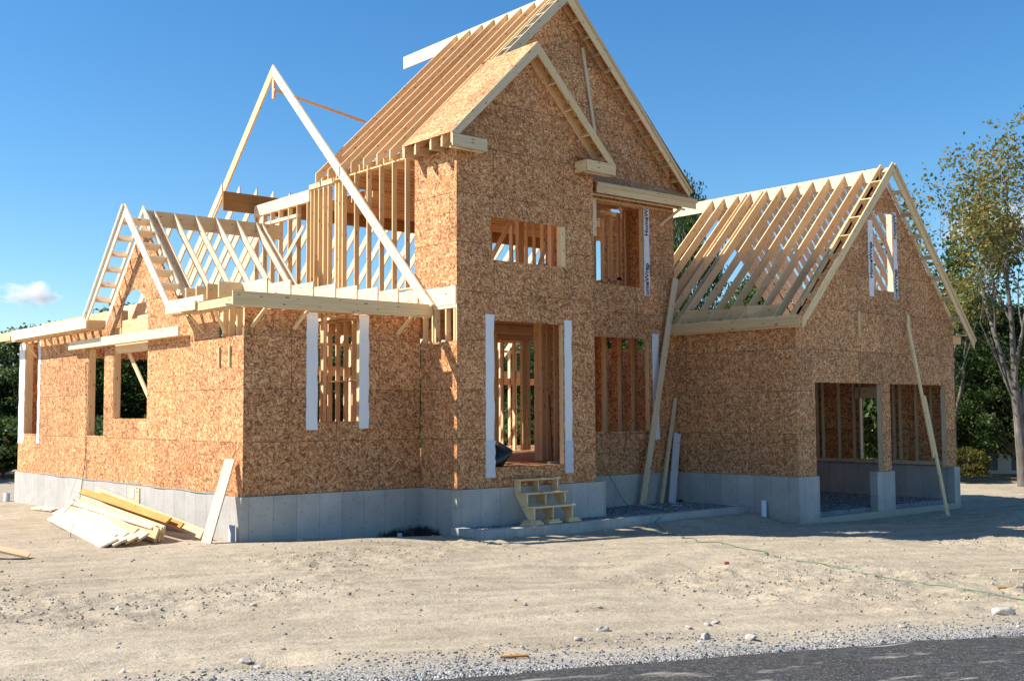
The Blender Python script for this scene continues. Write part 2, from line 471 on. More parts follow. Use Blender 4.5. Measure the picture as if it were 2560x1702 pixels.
# ---- foundation: one ring of poured wall, a garage pier and the low curb under the garage doors
def foundation():
    o = 0.06
    pts = [(16.06, -4.16), (15.07, -4.16), (15.07, 0.39), (9.95, 0.39), (9.95, -1.57), (4.86, -1.57), (4.86, -0.06), (-0.06, -0.06),
           (-0.06, 16.26), (4.86, 16.26), (4.86, 13.2), (20.0, 13.2), (20.0, 7.0), (24.06, 7.0), (24.06, -4.16), (23.7, -4.16)]
    th = 0.26
    P = [V((x, y, 0)) for x, y in pts]
    n = len(P)
    inner = []
    for i in range(n):
        d0 = (P[i] - P[i - 1]).normalized() if i else (P[1] - P[0]).normalized()
        d1 = (P[i + 1] - P[i]).normalized() if i < n - 1 else d0
        n0, n1 = V((d0.y, -d0.x, 0)), V((d1.y, -d1.x, 0))
        if (n0 - n1).length < 1e-6: q = n0
        else: q = n0 + n1
        inner.append(P[i] + q * th)
    m = MB()
    zt, zb = -0.004, -1.9
    up = lambda p, z: (p.x, p.y, z)
    for i in range(n - 1):
        a, b, c, d = P[i], P[i + 1], inner[i + 1], inner[i]
        ax = b - a
        m.poly([up(a, zb), up(a, zt), up(b, zt), up(b, zb)], ax)
        m.poly([up(a, zt), up(d, zt), up(c, zt), up(b, zt)], ax)
        m.poly([up(d, zb), up(c, zb), up(c, zt), up(d, zt)], ax)
    for i in (0, n - 1):
        a, d = P[i], inner[i]
        q = [up(a, zb), up(d, zb), up(d, zt), up(a, zt)]
        m.poly(q if i == 0 else q[::-1], (0, 1, 0))
    # fix outward normals later; pier and curb
    m.box((19.08, -4.16, -1.9), (20.06, -3.9, -0.004), (1, 0, 0))
    m.box((16.06, -4.155, -1.9), (19.08, -3.9, -1.20), (1, 0, 0))
    m.box((20.06, -4.155, -1.9), (23.7, -3.9, -1.20), (1, 0, 0))
    ob = m.build('foundation', M['concrete'], H)
    import bmesh
    bm = bmesh.new(); bm.from_mesh(ob.data)
    bmesh.ops.remove_doubles(bm, verts=bm.verts, dist=1e-5)
    bmesh.ops.recalc_face_normals(bm, faces=bm.faces)
    bm.to_mesh(ob.data); bm.free()
    return ob
FOUND = foundation()
# porch curb in front of the entry
m = MB()
m.box((4.64, -2.78, -1.7), (5.62, -2.50, -0.875), (1, 0, 0))
m.box((4.66, -2.50, -1.7), (4.90, -1.60, -0.88), (0, 1, 0))
m.prism([(5.625, -2.70, -1.7), (15.06, -2.42, -1.7), (15.06, -2.20, -1.7), (5.625, -2.46, -1.7)], (0, 0, 0.80), (1, 0, 0))
m.build('porch_curb', M['concrete'], H)
slab('foundation_vent', (-0.085, 5.66, -0.46), (-0.062, 6.47, -0.06), (0, 1, 0), H, M['grey_pine'])
vent = [o for o in H.children if o.name.startswith('foundation_vent')][0]
slab('notice', (-0.10, 5.98, -0.34), (-0.087, 6.24, -0.10), (0, 1, 0), vent, M['white'])

# ---- decks
slab('floor_deck', (4.96, -1.495, 0.47), (9.60, 0.42, 0.495), (1, 0, 0), H, M['osb_plain'])
slab('floor_deck', (4.96, 0.465, 0.47), (15.10, 6.9, 0.495), (1, 0, 0), H, M['osb_plain'])
slab('floor_deck', (4.96, 6.97, 0.47), (19.9, 13.0, 0.495), (1, 0, 0), H, M['osb_plain'])
slab('floor_deck', (0.02, 0.02, 0.47), (4.955, 16.1, 0.495), (1, 0, 0), H, M['osb_plain'])
slab('floor_deck', (4.96, -1.48, 4.97), (9.60, 0.42, 5.0), (1, 0, 0), H, M['osb_plain'])
slab('floor_deck', (4.96, 0.465, 4.97), (15.10, 8.9, 5.0), (1, 0, 0), H, M['osb_plain'])
slab('attic_deck', (5.3, 0.62, 8.87), (14.9, 5.6, 8.895), (1, 0, 0), H, M['osb_plain'])
slab('attic_deck', (7.4, 5.605, 8.87), (19.6, 9.1, 8.895), (1, 0, 0), H, M['osb_plain'])
slab('loft_deck', (15.2, -3.95, 4.605), (23.85, 3.5, 4.625), (1, 0, 0), H, M['osb_plain'])
for k in range(26):
    y = -1.3 + 0.406 * k
    x1 = 9.58 if y < 0.40 else 15.08
    slab('floor_joist', (5.1, y, 4.68), (x1, y + 0.04, 4.968), (1, 0, 0), H, M['fir'])
for k in range(21):
    y = 0.75 + 0.406 * k
    slab('ceiling_joist', (5.1 if y < 5.6 else 7.4, y, 8.62), (15.0 if y < 5.6 else 19.6, y + 0.04, 8.868), (1, 0, 0), H, M['fir'])

# ---- sheathing
PX = lambda x: (lambda h, z: (x, h, z))           # plane x = const, h along y
PY = lambda y: (lambda h, z: (h, y, z))           # plane y = const, h along x
arch = lambda h: 4.30 + math.sqrt(max(0.0, 0.95 ** 2 - (h - 6.40) ** 2))
wl = sheet('gable_wall', PX(0.0), (-1, 0, 0),
      [(0, 3.66), (1.27, 3.66), (1.271, 4.29), (3.1, 4.29), (5.83, 7.02), (8.56, 4.29), (16.2, 4.29)],
      [(5.45, 5.46, 1.76, 4.30), (5.46, 7.34, 1.76, arch), (7.34, 7.82, 1.76, 4.28), (8.52, 9.76, 1.27, 3.76), (14.25, 15.58, 1.27, 4.22)], parent=H)
wf = sheet('wing_wall', PY(0.0), (0, -1, 0), [(0.013, 4.27), (4.90, 4.27)], [(1.93, 3.10, 1.68, 4.17)], parent=H)
sheet('entry_wall', PX(4.92), (-1, 0, 0), [(-1.51, 3.63), (-0.013, 3.63)], parent=H)
sheet('entry_wall', PX(4.92), (-1, 0, 0), [(-1.51, 8.42), (0.27, 8.42)], bot=[(-1.51, 5.01), (0.27, 5.01)], parent=H)
we = sheet('entry_wall', PY(-1.51), (0, -1, 0), [(4.925, 8.80), (4.926, 9.02), (7.26, 11.38), (9.63, 8.98)],
      [(6.10, 8.47, 0.50, 4.18), (6.0, 8.6, 5.72, 6.80)], parent=H)
sheet('entry_wall', PX(9.63), (1, 0, 0), [(-1.495, 8.7), (0.44, 8.7)], parent=H)
wr = sheet('main_wall', PY(0.45), (0, -1, 0), [(4.94, 8.86), (10.2, 14.06), (15.13, 9.18)],
      [(11.55, 13.92, 1.29, 4.11), (11.58, 13.70, 5.70, 8.16)], parent=H, bot=[(4.94, 8.6), (9.64, 8.6), (9.641, 0.0), (15.13, 0.0)])
sheet('garage_wall', PX(15.13), (-1, 0, 0), [(-4.088, 4.29), (0.437, 4.29)], parent=H)
sheet('main_wall', PX(15.13), (1, 0, 0), [(0.46, 8.86), (2.7, 8.86)], parent=H, bot=[(0.46, 4.5), (2.7, 4.5)])
wg = sheet('garage_wall', PY(-4.10), (0, -1, 0), [(15.13, 4.60), (19.74, 9.42), (23.97, 4.66)],
      [(16.02, 19.50, 0.0, 2.70), (20.0, 23.34, 0.0, 2.70), (19.22, 20.38, 5.62, 8.10)], parent=H)
sheet('garage_wall', PX(23.97), (1, 0, 0), [(-4.088, 4.3), (6.9, 4.3)], [(-1.25, -0.62, 0.18, 2.32)], parent=H)
sheet('garage_wall', PY(6.95), (0, 1, 0), [(15.2, 4.3), (23.9, 4.3)], parent=H)
sheet('setback_wall', PY(3.6), (0, -1, 0), [(15.16, 8.55), (18.3, 8.55)], bot=[(15.16, 4.5), (18.3, 4.5)], parent=H)
slab('top_plate', (15.16, 3.56, 8.56), (18.3, 3.75, 8.72), (1, 0, 0), H)
sheet('wing_wall', PY(16.2), (0, 1, 0), [(0.02, 4.28), (4.9, 4.28)], [(1.7, 4.7, 0.6, 3.85)], parent=H)
sheet('wing_wall', PX(4.92), (1, 0, 0), [(13.2, 4.28), (16.18, 4.28)], parent=H)

# ---- window wrap strips (children of the wall they hang on)
def strip(wall, P, h0, h1, z0, z1, out, text=(), ragged=0.012, lap=0.0, mat=None):
    m = MB()
    n = 16
    hl = lambda k: h0 + ragged * math.sin(k * 1.7 + h0 * 9) * 0.6
    hr = lambda k: h1 + ragged * math.sin(k * 1.3 + h1 * 7 + 1)
    for k in range(n):
        za, zb = z0 + (z1 - z0) * k / n, z0 + (z1 - z0) * (k + 1) / n
        wa, wb = 0.004 + 0.006 * (1 + math.sin(k * 2.1 + h0)), 0.004 + 0.006 * (1 + math.sin((k + 1) * 2.1 + h0))
        def Q(h, z, w): return V(P(h, z)) + V(out) * (w + (lap if w > 0.0015 else 0))
        m.poly([Q(hl(k), za, wa), Q(hr(k), za, wa), Q(hr(k + 1), zb, wb), Q(hl(k + 1), zb, wb)], (0, 0, 1))
        m.poly([Q(hl(k), za, 0.001), Q(hl(k), za, wa), Q(hl(k + 1), zb, wb), Q(hl(k + 1), zb, 0.001)], (0, 0, 1))
        m.poly([Q(hr(k), za, wa), Q(hr(k), za, 0.001), Q(hr(k + 1), zb, 0.001), Q(hr(k + 1), zb, wb)], (0, 0, 1))
    o = m.build('window_wrap', mat or M['wrap'], wall)
    for word, zs, length in text:
        cu = bpy.data.curves.new('lettering', 'FONT')
        cu.body = word
        cu.extrude = 0.001
        cu.offset = 0.022
        tmp = bpy.data.objects.new('lettering', cu)
        COL.objects.link(tmp)
        bpy.context.view_layer.update()
        me = bpy.data.meshes.new_from_object(tmp.evaluated_get(bpy.context.evaluated_depsgraph_get()))
        bpy.data.objects.remove(tmp)
        xs = [v.co.x for v in me.vertices]; ys = [v.co.y for v in me.vertices]
        s = length / (max(xs) - min(xs))
        hb = (h0 + h1) / 2 + s * 0.27
        me.transform(Matrix(((0, -s, 0, hb), (0, 0, -1, 0), (s, 0, 0, zs - s * min(xs)), (0, 0, 0, 1))))
        yy = V(P(h0, z0)).y
        me.transform(Matrix.Translation((0, yy - 0.022, 0)))
        link('lettering', me, M['ink'], o)
    return o
strip(wf, PY(0), 1.61, 1.91, 1.48, 4.26, (0, -1, 0))
strip(wf, PY(0), 3.07, 3.35, 1.50, 4.26, (0, -1, 0))
strip(we, PY(-1.51), 5.82, 6.09, 0.27, 4.33, (0, -1, 0))
strip(we, PY(-1.51), 8.51, 8.77, 0.29, 4.31, (0, -1, 0))
strip(we, PY(-1.51), 5.80, 6.10, 0.25, 1.17, (0, -1, 0), lap=0.02, mat=M['wrap_lap'])
strip(we, PY(-1.51), 8.49, 8.78, 0.27, 1.12, (0, -1, 0), lap=0.02, mat=M['wrap_lap'])
strip(wr, PY(0.45), 14.06, 14.34, 1.02, 4.29, (0, -1, 0))
strip(wr, PY(0.45), 13.74, 13.98, 5.46, 8.27, (0, -1, 0), [('HomeWr', 7.34, 0.93), ('omeWrap', 5.48, 1.0)])
strip(wg, PY(-4.10), 18.98, 19.24, 5.40, 7.78, (0, -1, 0), [('HomeWrap', 5.98, 1.12)])
strip(wg, PY(-4.10), 20.40, 20.62, 5.41, 8.18, (0, -1, 0), [('HomeW', 7.32, 0.80), ('meWrap', 5.43, 0.92)])
strip(wl, PX(0), 14.05, 14.27, 0.96, 4.24, (-1, 0, 0))
strip(wl, PX(0), 15.62, 16.19, 0.95, 4.26, (-1, 0, 0))

# ---- studs
def stud_x(x, y, z0, z1, w=0.14, t=0.04, mat=None, name='stud', inward=1):   # wall plane x = const
    return slab(name, (x, y, z0), (x + w * inward, y + t, z1) if inward > 0 else (x, y + t, z1), (0, 0, 1), H, mat) if inward > 0 else slab(name, (x - w, y, z0), (x, y + t, z1), (0, 0, 1), H, mat)
def stud_y(y, x, z0, z1, w=0.14, t=0.04, mat=None, name='stud'):             # wall plane y = const
    return slab(name, (x, y, z0), (x + t, y + w, z1), (0, 0, 1), H, mat)

# open stud wall of the main block, upper storey
for y in (0.70, 1.30, 1.91, 2.53, 3.16, 3.80):
    stud_x(4.935, y, 5.12, 8.53)
for y in (4.00, 4.17, 4.58, 4.84, 5.12, 5.36, 5.56):
    stud_x(4.935, y, 5.12, 8.43, t=0.06 if y in (4.17, 4.84) else 0.04)
slab('sill_plate', (4.935, 0.30, 5.075), (5.075, 9.1, 5.118), (0, 1, 0), H)
slab('top_plate', (4.92, 4.26, 8.47), (5.08, 5.66, 8.61), (0, 1, 0), H)
slab('top_plate', (4.935, 0.30, 8.532), (5.075, 4.24, 8.57), (0, 1, 0), H)
slab('header', (4.925, 5.665, 8.13), (5.07, 9.12, 8.48), (0, 1, 0), H, M['white_pine'])
slab('window_sill', (4.935, 6.36, 7.77), (5.07, 8.4, 7.87), (0, 1, 0), H, M['white_pine'])
for y in (5.78, 6.38, 6.90, 7.48, 8.0, 8.5, 9.05):
    stud_x(4.935, y, 5.12, 8.128)
board('brace', (4.90, 5.92, 7.42), (4.90, 7.25, 6.35), 0.13, 0.04, (0, 0, 1), H, M['white_pine'])
# lower left wall of the main block, seen from outside beside the entry and through the wing window
for y, z0 in ((-1.49, 3.6), (-1.40, 3.6), (-1.06, 3.6), (-0.62, 3.6), (-0.50, 3.6), (-0.12, 3.6)):
    stud_x(4.935, y, z0 + 0.032, 4.45, t=0.05)
slab('top_plate', (4.925, -1.50, 4.452), (5.07, 0.2, 4.53), (0, 1, 0), H, M['white_pine'])
slab('rim_board', (4.915, -1.46, 4.533), (4.955, 9.1, 4.985), (0, 1, 0), H, M['white_pine'])
slab('rim_board', (4.957, -1.50, 4.533), (9.6, -1.46, 4.965), (1, 0, 0), H, M['white_pine'])
for k in range(21):
    stud_x(5.0, 0.35 + 0.43 * k, 0.54, 4.44, mat=M['fir'])
slab('top_plate', (4.99, 0.25, 4.445), (5.13, 9.2, 4.53), (0, 1, 0), H, M['fir'])
slab('blocking', (5.0, 0.4, 2.75), (5.12, 9.0, 2.79), (0, 1, 0), H, M['fir'])
# corner posts of the wing
for y in (0.014, 0.40, 0.78, 1.12):
    stud_x(0.03, y, 3.5, 4.28, t=0.05 if y > 0.1 else 0.09)
slab('wall_block', (-0.045, 0.63, 2.97), (-0.002, 0.70, 3.43), (0, 0, 1), H)
slab('wall_block', (-0.045, 1.17, 2.97), (-0.002, 1.24, 3.43), (0, 0, 1), H)
# jambs and headers of the arched window
slab('jamb', (0.014, 7.80, 1.74), (0.20, 7.90, 4.28), (0, 0, 1), H, M['fir'])
slab('jamb', (0.014, 7.34, 4.1), (0.20, 7.46, 4.75), (0, 0, 1), H, M['fir'])
slab('jamb', (0.014, 5.37, 1.74), (0.16, 5.44, 4.28), (0, 0, 1), H, M['fir'])
slab('header', (0.03, 5.44, 4.02), (0.11, 7.34, 4.46), (0, 1, 0), H, M['fir'])
slab('header', (0.03, 5.44, 3.56), (0.11, 7.80, 3.86), (0, 1, 0), H, M['fir'])
slab('window_sill', (0.014, 5.44, 1.70), (0.16, 7.80, 1.755), (0, 1, 0), H, M['fir'])
board('brace', (0.24, 7.75, 3.95), (0.24, 5.60, 2.05), 0.14, 0.04, (0, 1, 1), H, M['fir'])
slab('jamb', (0.014, 9.74, 1.25), (0.20, 9.82, 3.78), (0, 0, 1), H, M['fir'])
slab('jamb', (0.014, 8.46, 1.25), (0.20, 8.515, 3.78), (0, 0, 1), H, M['fir'])
slab('jamb', (0.014, 15.56, 1.25), (0.24, 15.66, 4.24), (0, 0, 1), H, M['fir'])
slab('jamb', (0.014, 14.19, 1.25), (0.20, 14.245, 4.24), (0, 0, 1), H, M['fir'])
board('brace', (0.35, 9.4, 2.5), (0.5, 8.3, 1.0), 0.14, 0.04, (0, 1, 1), H, M['fir'])
# studs behind the wing front window
slab('jamb', (1.86, 0.014, 1.66), (1.925, 0.16, 4.2), (0, 0, 1), H, M['fir'])
slab('jamb', (3.105, 0.014, 1.66), (3.17, 0.16, 4.2), (0, 0, 1), H, M['pine'])
for x in (2.1, 2.5, 2.95, 3.3):
    stud_y(2.4, x, 0.54, 4.4, mat=M['fir'])
for x, t in ((1.98, .14), (2.20, .05), (2.30, .14), (2.62, .14), (3.02, .10)):
    stud_y(1.6, x, 0.54, 4.4, t=t)
slab('top_plate', (1.9, 1.58, 4.405), (3.3, 1.74, 4.49), (1, 0, 0), H)
for x in (2.9, 3.4, 3.9, 4.4):
    stud_y(4.3, x, 0.54, 4.4, mat=M['fir'])
slab('blocking', (2.1, 2.42, 2.9), (3.3, 2.52, 2.94), (1, 0, 0), H, M['fir'])
slab('top_plate', (2.0, 2.38, 4.405), (4.9, 2.54, 4.49), (1, 0, 0), H, M['fir'])
# entry: door jambs, posts, interior partition walls
slab('jamb', (8.48, -1.495, 0.5), (8.54, -1.33, 4.2), (0, 0, 1), H)
slab('jamb', (6.03, -1.495, 0.5), (6.09, -1.33, 4.2), (0, 0, 1), H)
slab('door_header', (6.0, -1.495, 4.19), (8.6, -1.40, 4.45), (1, 0, 0), H)
for y in (-1.25, -0.85, -0.45, -0.05, 0.25):
    stud_x(9.615, y, 0.54, 4.45, inward=-1, mat=M['fir'])
for y in (0.44, 0.62):
    slab('post', (9.45, y, 0.5), (9.63, y + 0.16, 4.66), (0, 0, 1), H, M['fir'])
for x in (8.35, 9.35, 10.3, 10.9):
    stud_y(4.2, x, 0.54, 4.4, mat=M['fir'])
slab('post', (9.9, 4.4, 0.5), (10.05, 4.6, 4.6), (0, 0, 1), H, M['fir'])
slab('header', (5.1, 4.2, 4.41), (13.0, 4.36, 4.66), (1, 0, 0), H, M['fir'])
for k, x in enumerate((8.2, 9.6, 10.9, 11.3, 12.3, 13.1, 13.6, 14.3)):
    stud_y(8.0, x, 0.54, 4.4, mat=M['fir'])
for x, t in ((13.48, .05), (14.03, .05), (14.40, .16), (14.62, .14), (15.2, .05), (15.45, .05), (12.9, .05)):
    stud_y(7.0, x, 0.54, 4.4, mat=M['fir'], t=t)
slab('header', (12.0, 7.0, 4.41), (16.5, 7.15, 4.66), (1, 0, 0), H, M['fir'])
for x in (15.0, 15.9, 16.35, 17.0):
    stud_y(10.0, x, 0.54, 4.4, mat=M['white_pine'])
slab('header', (13.5, 10.0, 2.95), (18.0, 10.1, 3.2), (1, 0, 0), H, M['fir'])
slab('header', (6.5, 8.0, 4.41), (15.1, 8.15, 4.66), (1, 0, 0), H, M['fir'])
for x in (11.0, 13.2, 13.6, 16.2, 16.6, 17.1, 18.2, 19.2, 19.8):
    stud_y(13.0, x, 0.54, 4.4, mat=M['white_pine'])
slab('header', (5.0, 13.0, 3.28), (20.0, 13.12, 3.62), (1, 0, 0), H, M['fir'])
slab('top_plate', (5.0, 13.0, 4.41), (20.0, 13.14, 4.5), (1, 0, 0), H, M['fir'])
# main front wall: studs in the lower and upper window
slab('jamb', (13.925, 0.465, 1.27), (13.99, 0.61, 4.13), (0, 0, 1), H)
for x in (11.8, 12.32, 12.86, 13.42):
    stud_y(1.9, x, 0.54, 4.4, mat=M['fir'])
sheet('partition_wall', PX(14.6), (-1, 0, 0), [(1.0, 4.4), (4.0, 4.4)], [(1.25, 1.6, 0.6, 4.2), (2.0, 2.25, 0.6, 4.2), (2.75, 3.0, 0.6, 4.2)], parent=H, bot=[(1.0, 0.5), (4.0, 0.5)])
for y in (1.1, 1.7, 2.3, 2.95, 3.5):
    stud_x(14.45, y, 0.54, 4.4, mat=M['fir'])
slab('jamb', (13.70, 0.465, 5.68), (13.76, 0.61, 8.18), (0, 0, 1), H)
slab('window_post', (11.40, 0.40, 7.1), (11.64, 0.60, 8.24), (0, 0, 1), H, M['white_pine'])
for y, t in ((1.0, 0.05), (1.7, 0.05), (2.4, 0.09), (3.2, 0.05)):
    stud_x(14.98, y, 5.1, 8.5, mat=M['fir'], t=t, inward=1)
for y, t in ((2.75, .09), (3.15, .05), (3.55, .05), (3.95, .09), (4.4, .05), (4.8, .05)):
    stud_x(14.98, y, 5.1, 8.5, mat=M['fir'], t=t)
slab('window_sill', (14.98, 2.75, 6.25), (15.12, 4.8, 6.34), (0, 1, 0), H, M['fir'])
for x in (12.2, 12.55, 12.9, 13.25, 13.65, 14.1):
    stud_y(4.6, x, 5.1, 8.5, mat=M['fir'])
for x in (12.2, 13.0, 13.3):
    stud_y(3.4, x, 5.1, 8.4, mat=M['fir'])
slab('header', (11.0, 3.38, 8.41), (15.0, 3.54, 8.61), (1, 0, 0), H, M['pine'])
slab('header', (11.58, 0.47, 8.165), (13.7, 0.58, 8.40), (1, 0, 0), H, M['pine'])
board('brace', (11.2, 3.2, 5.1), (12.4, 3.2, 7.8), 0.14, 0.04, (1, 0, 0), H, M['fir'])
slab('guard_rail', (11.5, 2.6, 6.35), (13.6, 2.64, 6.5), (1, 0, 0), H, M['fir'])
# entry upper window: studs, brace and jamb seen inside
for x in (6.9, 7.75, 8.55, 9.35):
    stud_y(1.6, x, 5.05, 8.5, mat=M['fir'], t=0.05)
slab('post', (8.75, 0.6, 5.02), (8.95, 0.75, 8.6), (0, 0, 1), H, M['fir'])
slab('jamb', (8.42, -1.494, 5.70), (8.60, -1.34, 6.82), (0, 0, 1), H)
slab('jamb', (8.62, -0.9, 5.02), (8.72, -0.75, 8.5), (0, 0, 1), H, M['fir'])
board('brace', (6.95, 0.35, 5.15), (8.35, 0.35, 7.35), 0.13, 0.04, (1, 0, -1), H, M['fir'])
slab('header', (5.1, 1.58, 8.505), (9.6, 1.74, 8.615), (1, 0, 0), H, M['fir'])
# garage interior studs and plates
for y in (1.80, 1.20, 0.98, 0.30, -0.33, -0.60, -1.32, -1.92, -2.15, -2.76, -3.34, -3.9):
    stud_x(23.94, y, 0.17, 4.2, inward=-1, mat=M['grey_pine'], t=0.045)
slab('sill_plate', (23.72, -4.0, 0.04), (23.955, 6.8, 0.165), (0, 1, 0), H, M['grey_pine'])
slab('header', (23.80, -1.45, 2.33), (23.95, -0.4, 2.72), (0, 1, 0), H, M['grey_pine'])
slab('jamb', (19.505, -4.085, 0.0), (19.56, -3.94, 2.70), (0, 0, 1), H, M['grey_pine'])
slab('jamb', (23.345, -4.085, 0.0), (23.40, -3.94, 2.70), (0, 0, 1), H, M['grey_pine'])
slab('jamb', (20.385, -4.085, 5.60), (20.44, -3.90, 8.12), (0, 0, 1), H, M['white_pine'])
slab('garage_header', (15.9, -4.085, 2.705), (23.5, -3.99, 3.1), (1, 0, 0), H, M['grey_pine'])
slab('wall_block', (18.27, -4.145, 4.11), (18.40, -4.103, 4.89), (0, 0, 1), H)
slab('wall_block', (21.08, -4.145, 4.35), (21.20, -4.103, 4.93), (0, 0, 1), H)

# ---- roof members
RT = 0.04
def rafter(kind, c, h_eave, z_eave, h_ridge, z_ridge, plumb, mat=None, t=RT, name='rafter', tail=None, skew=0.0):
    """kind 'y': rafter runs along x in plane y=c;  kind 'x': rafter runs along y in plane x=c."""
    P = (lambda h, z: (h, c, z)) if kind == 'y' else (lambda h, z: (c, h, z))
    poly = [P(h_eave, z_eave), P(h_ridge, z_ridge), P(h_ridge, z_ridge - plumb), P(h_eave, z_eave - (tail or plumb))]
    if skew:
        poly[1] = (poly[1][0], poly[1][1] + skew, poly[1][2]); poly[2] = (poly[2][0], poly[2][1] + skew, poly[2][2])
    vec = (0, t, 0) if kind == 'y' else (t, 0, 0)
    return plank(name, poly, vec, V(P(h_ridge, z_ridge)) - V(P(h_eave, z_eave)), H, mat)

# main roof, ridge along y
XR, ZR = 10.18, 14.20
for k, y in enumerate((0.465, 0.62, 1.22, 1.84, 2.50, 3.14, 3.74, 4.37, 5.05)):
    rafter('y', y, 4.80, 8.84, XR - 0.03, ZR - 0.02, 0.33, mat=M['pine'], tail=0.29, skew=0.22 if k else 0)
    if k > 0: rafter('y', y, 15.66, 8.84, XR + 0.03, ZR - 0.02, 0.33, mat=M['fir'])
def roof_panel(P0, P1, P2, P3, nrm, t=0.014):
    m = MB()
    m.prism([P0, P1, P2, P3], -V(nrm).normalized() * t, V(P1) - V(P0))
    return m.build('roof_sheathing', M['osb'], H)
roof_panel((15.68, 0.0, 8.87), (15.68, 5.6, 8.87), (XR + 0.03, 5.6, ZR + 0.01), (XR + 0.03, 0.0, ZR + 0.01), (1, 0, 1))
slab('ridge_board', (XR - 0.022, 0.05, ZR - 0.42), (XR + 0.022, 8.33, ZR), (0, 1, 0), H, M['white_pine'])

def overhang(name, kind, c_out, c_in, eL, zL, eR, zR, hr, zr, plumb, spacing, matL=None, matR=None, start=0.5, rungs=True):
    """gable ladder: two fly rafters, two inner rails against the wall and lookouts between them"""
    e = empty(name)
    e.parent = H
    P = (lambda h, z, c: (h, c, z)) if kind == 'y' else (lambda h, z, c: (c, h, z))
    sgn = 1 if c_in > c_out else -1
    def vec(t): return (0, t * sgn, 0) if kind == 'y' else (t * sgn, 0, 0)
    for (h0, z0, mt) in ((eL, zL, matL), (eR, zR, matR)):
        d = V(P(hr, zr, 0)) - V(P(h0, z0, 0))
        plank('fly_rafter', [P(h0, z0, c_out), P(hr, zr, c_out), P(hr, zr - plumb, c_out), P(h0, z0 - plumb * 0.78, c_out)], vec(0.04), d, e, mt)
        s = (zr - z0) / (hr - h0)
        ci = c_in - sgn * 0.045
        hh = h0 + (0.55 if h0 < hr else -0.55)
        zz = z0 + s * (hh - h0)
        plank('ladder_rail', [P(hh, zz, ci), P(hr, zr, ci), P(hr, zr - plumb * 0.5, ci), P(hh, zz - plumb * 0.5, ci)], vec(0.04), d, e, mt)
        if rungs:
            L = math.hypot(zr - z0, hr - h0)
            n = int((L - start) / spacing)
            ux, uz = (hr - h0) / L, (zr - z0) / L
            for k in range(n + 1):
                q = start + k * spacing
                if q > L - 0.15: break
                h, z = h0 + ux * q, z0 + uz * q
                nx, nz = (uz, -ux) if ux > 0 else (-uz, ux)   # into the roof
                w = plumb * 0.62
                poly = [P(h - ux * .02, z - uz * .02, c_out + sgn * .041), P(h + ux * .02, z + uz * .02, c_out + sgn * .041),
                        P(h + ux * .02 + nx * w, z + uz * .02 + nz * w, c_out + sgn * .041), P(h - ux * .02 + nx * w, z - uz * .02 + nz * w, c_out + sgn * .041)]
                plank('lookout', poly, vec(abs(c_in - c_out) - 0.09), vec(1), e, mt)
    return e

overhang('gable_overhang', 'y', 0.02, 0.45, 4.7, 8.70, 15.45, 8.93, 10.19, 14.17, 0.36, 0.60, M['grey_pine'], M['pine'])
board('trim_board', (15.52, 0.0, 8.82), (10.22, 0.0, 14.19), 0.09, 0.035, (1, 0, 1), H, M['pine'])
board('brace', (11.13, 0.41, 12.72), (11.62, 0.41, 10.2), 0.10, 0.05, (1, 0, 0), H, M['grey_pine'])

# entry gable roof
roof_panel((4.44, -1.92, 8.66), (4.44, 0.10, 8.66), (7.26, 0.10, 11.49), (7.26, -1.92, 11.49), (-1, 0, 1))
roof_panel((10.07, -1.92, 8.66), (10.07, 0.40, 8.66), (7.26, 0.40, 11.49), (7.26, -1.92, 11.49), (1, 0, 1))
for y in (-1.54, -1.08, -0.42, 0.07):
    rafter('y', y, 4.46, 8.655, 7.24, 11.44, 0.30, mat=M['fir'], tail=0.28)
    rafter('y', y, 10.05, 8.655, 7.28, 11.44, 0.30, mat=M['fir'])
    slab('soffit_block', (4.47, y + 0.041, 8.38), (5.2, y + 0.085, 8.60), (1, 0, 0), H, M['pine'])
overhang('entry_overhang', 'y', -1.94, -1.51, 4.44, 8.66, 10.08, 8.64, 7.26, 11.48, 0.34, 0.85, M['grey_pine'], M['pine'], 0.3)
for x0, x1, mt in ((4.44, 5.52, M['pine']), (8.95, 10.05, M['pine'])):
    e = empty('gable_return'); e.parent = H
    slab('fascia_board', (x0, -1.985, 8.32), (x1, -1.945, 8.62), (1, 0, 0), e, M['grey_pine'] if x0 < 5 else mt)
    slab('end_board', (x1 - 0.04 if x0 < 5 else x0, -1.944, 8.32), (x1 if x0 < 5 else x0 + 0.04, -1.515, 8.62), (0, 1, 0), e, mt)
    slab('soffit_rail', (x0, -1.90, 8.27), (x1 - 0.1, -1.86, 8.318), (1, 0, 0), e, M['fir'])
    xa, xb = (x0 + 0.35, x1) if x0 < 5 else (x0, x1 - 0.35)
    plank('return_cap', [(xa, -1.98, 8.622), (xb, -1.98, 8.622), (xb, -1.52, 8.80), (xa, -1.52, 8.80)], (0, 0.003, -0.012), (1, 0, 0), e, M['osb_plain'])

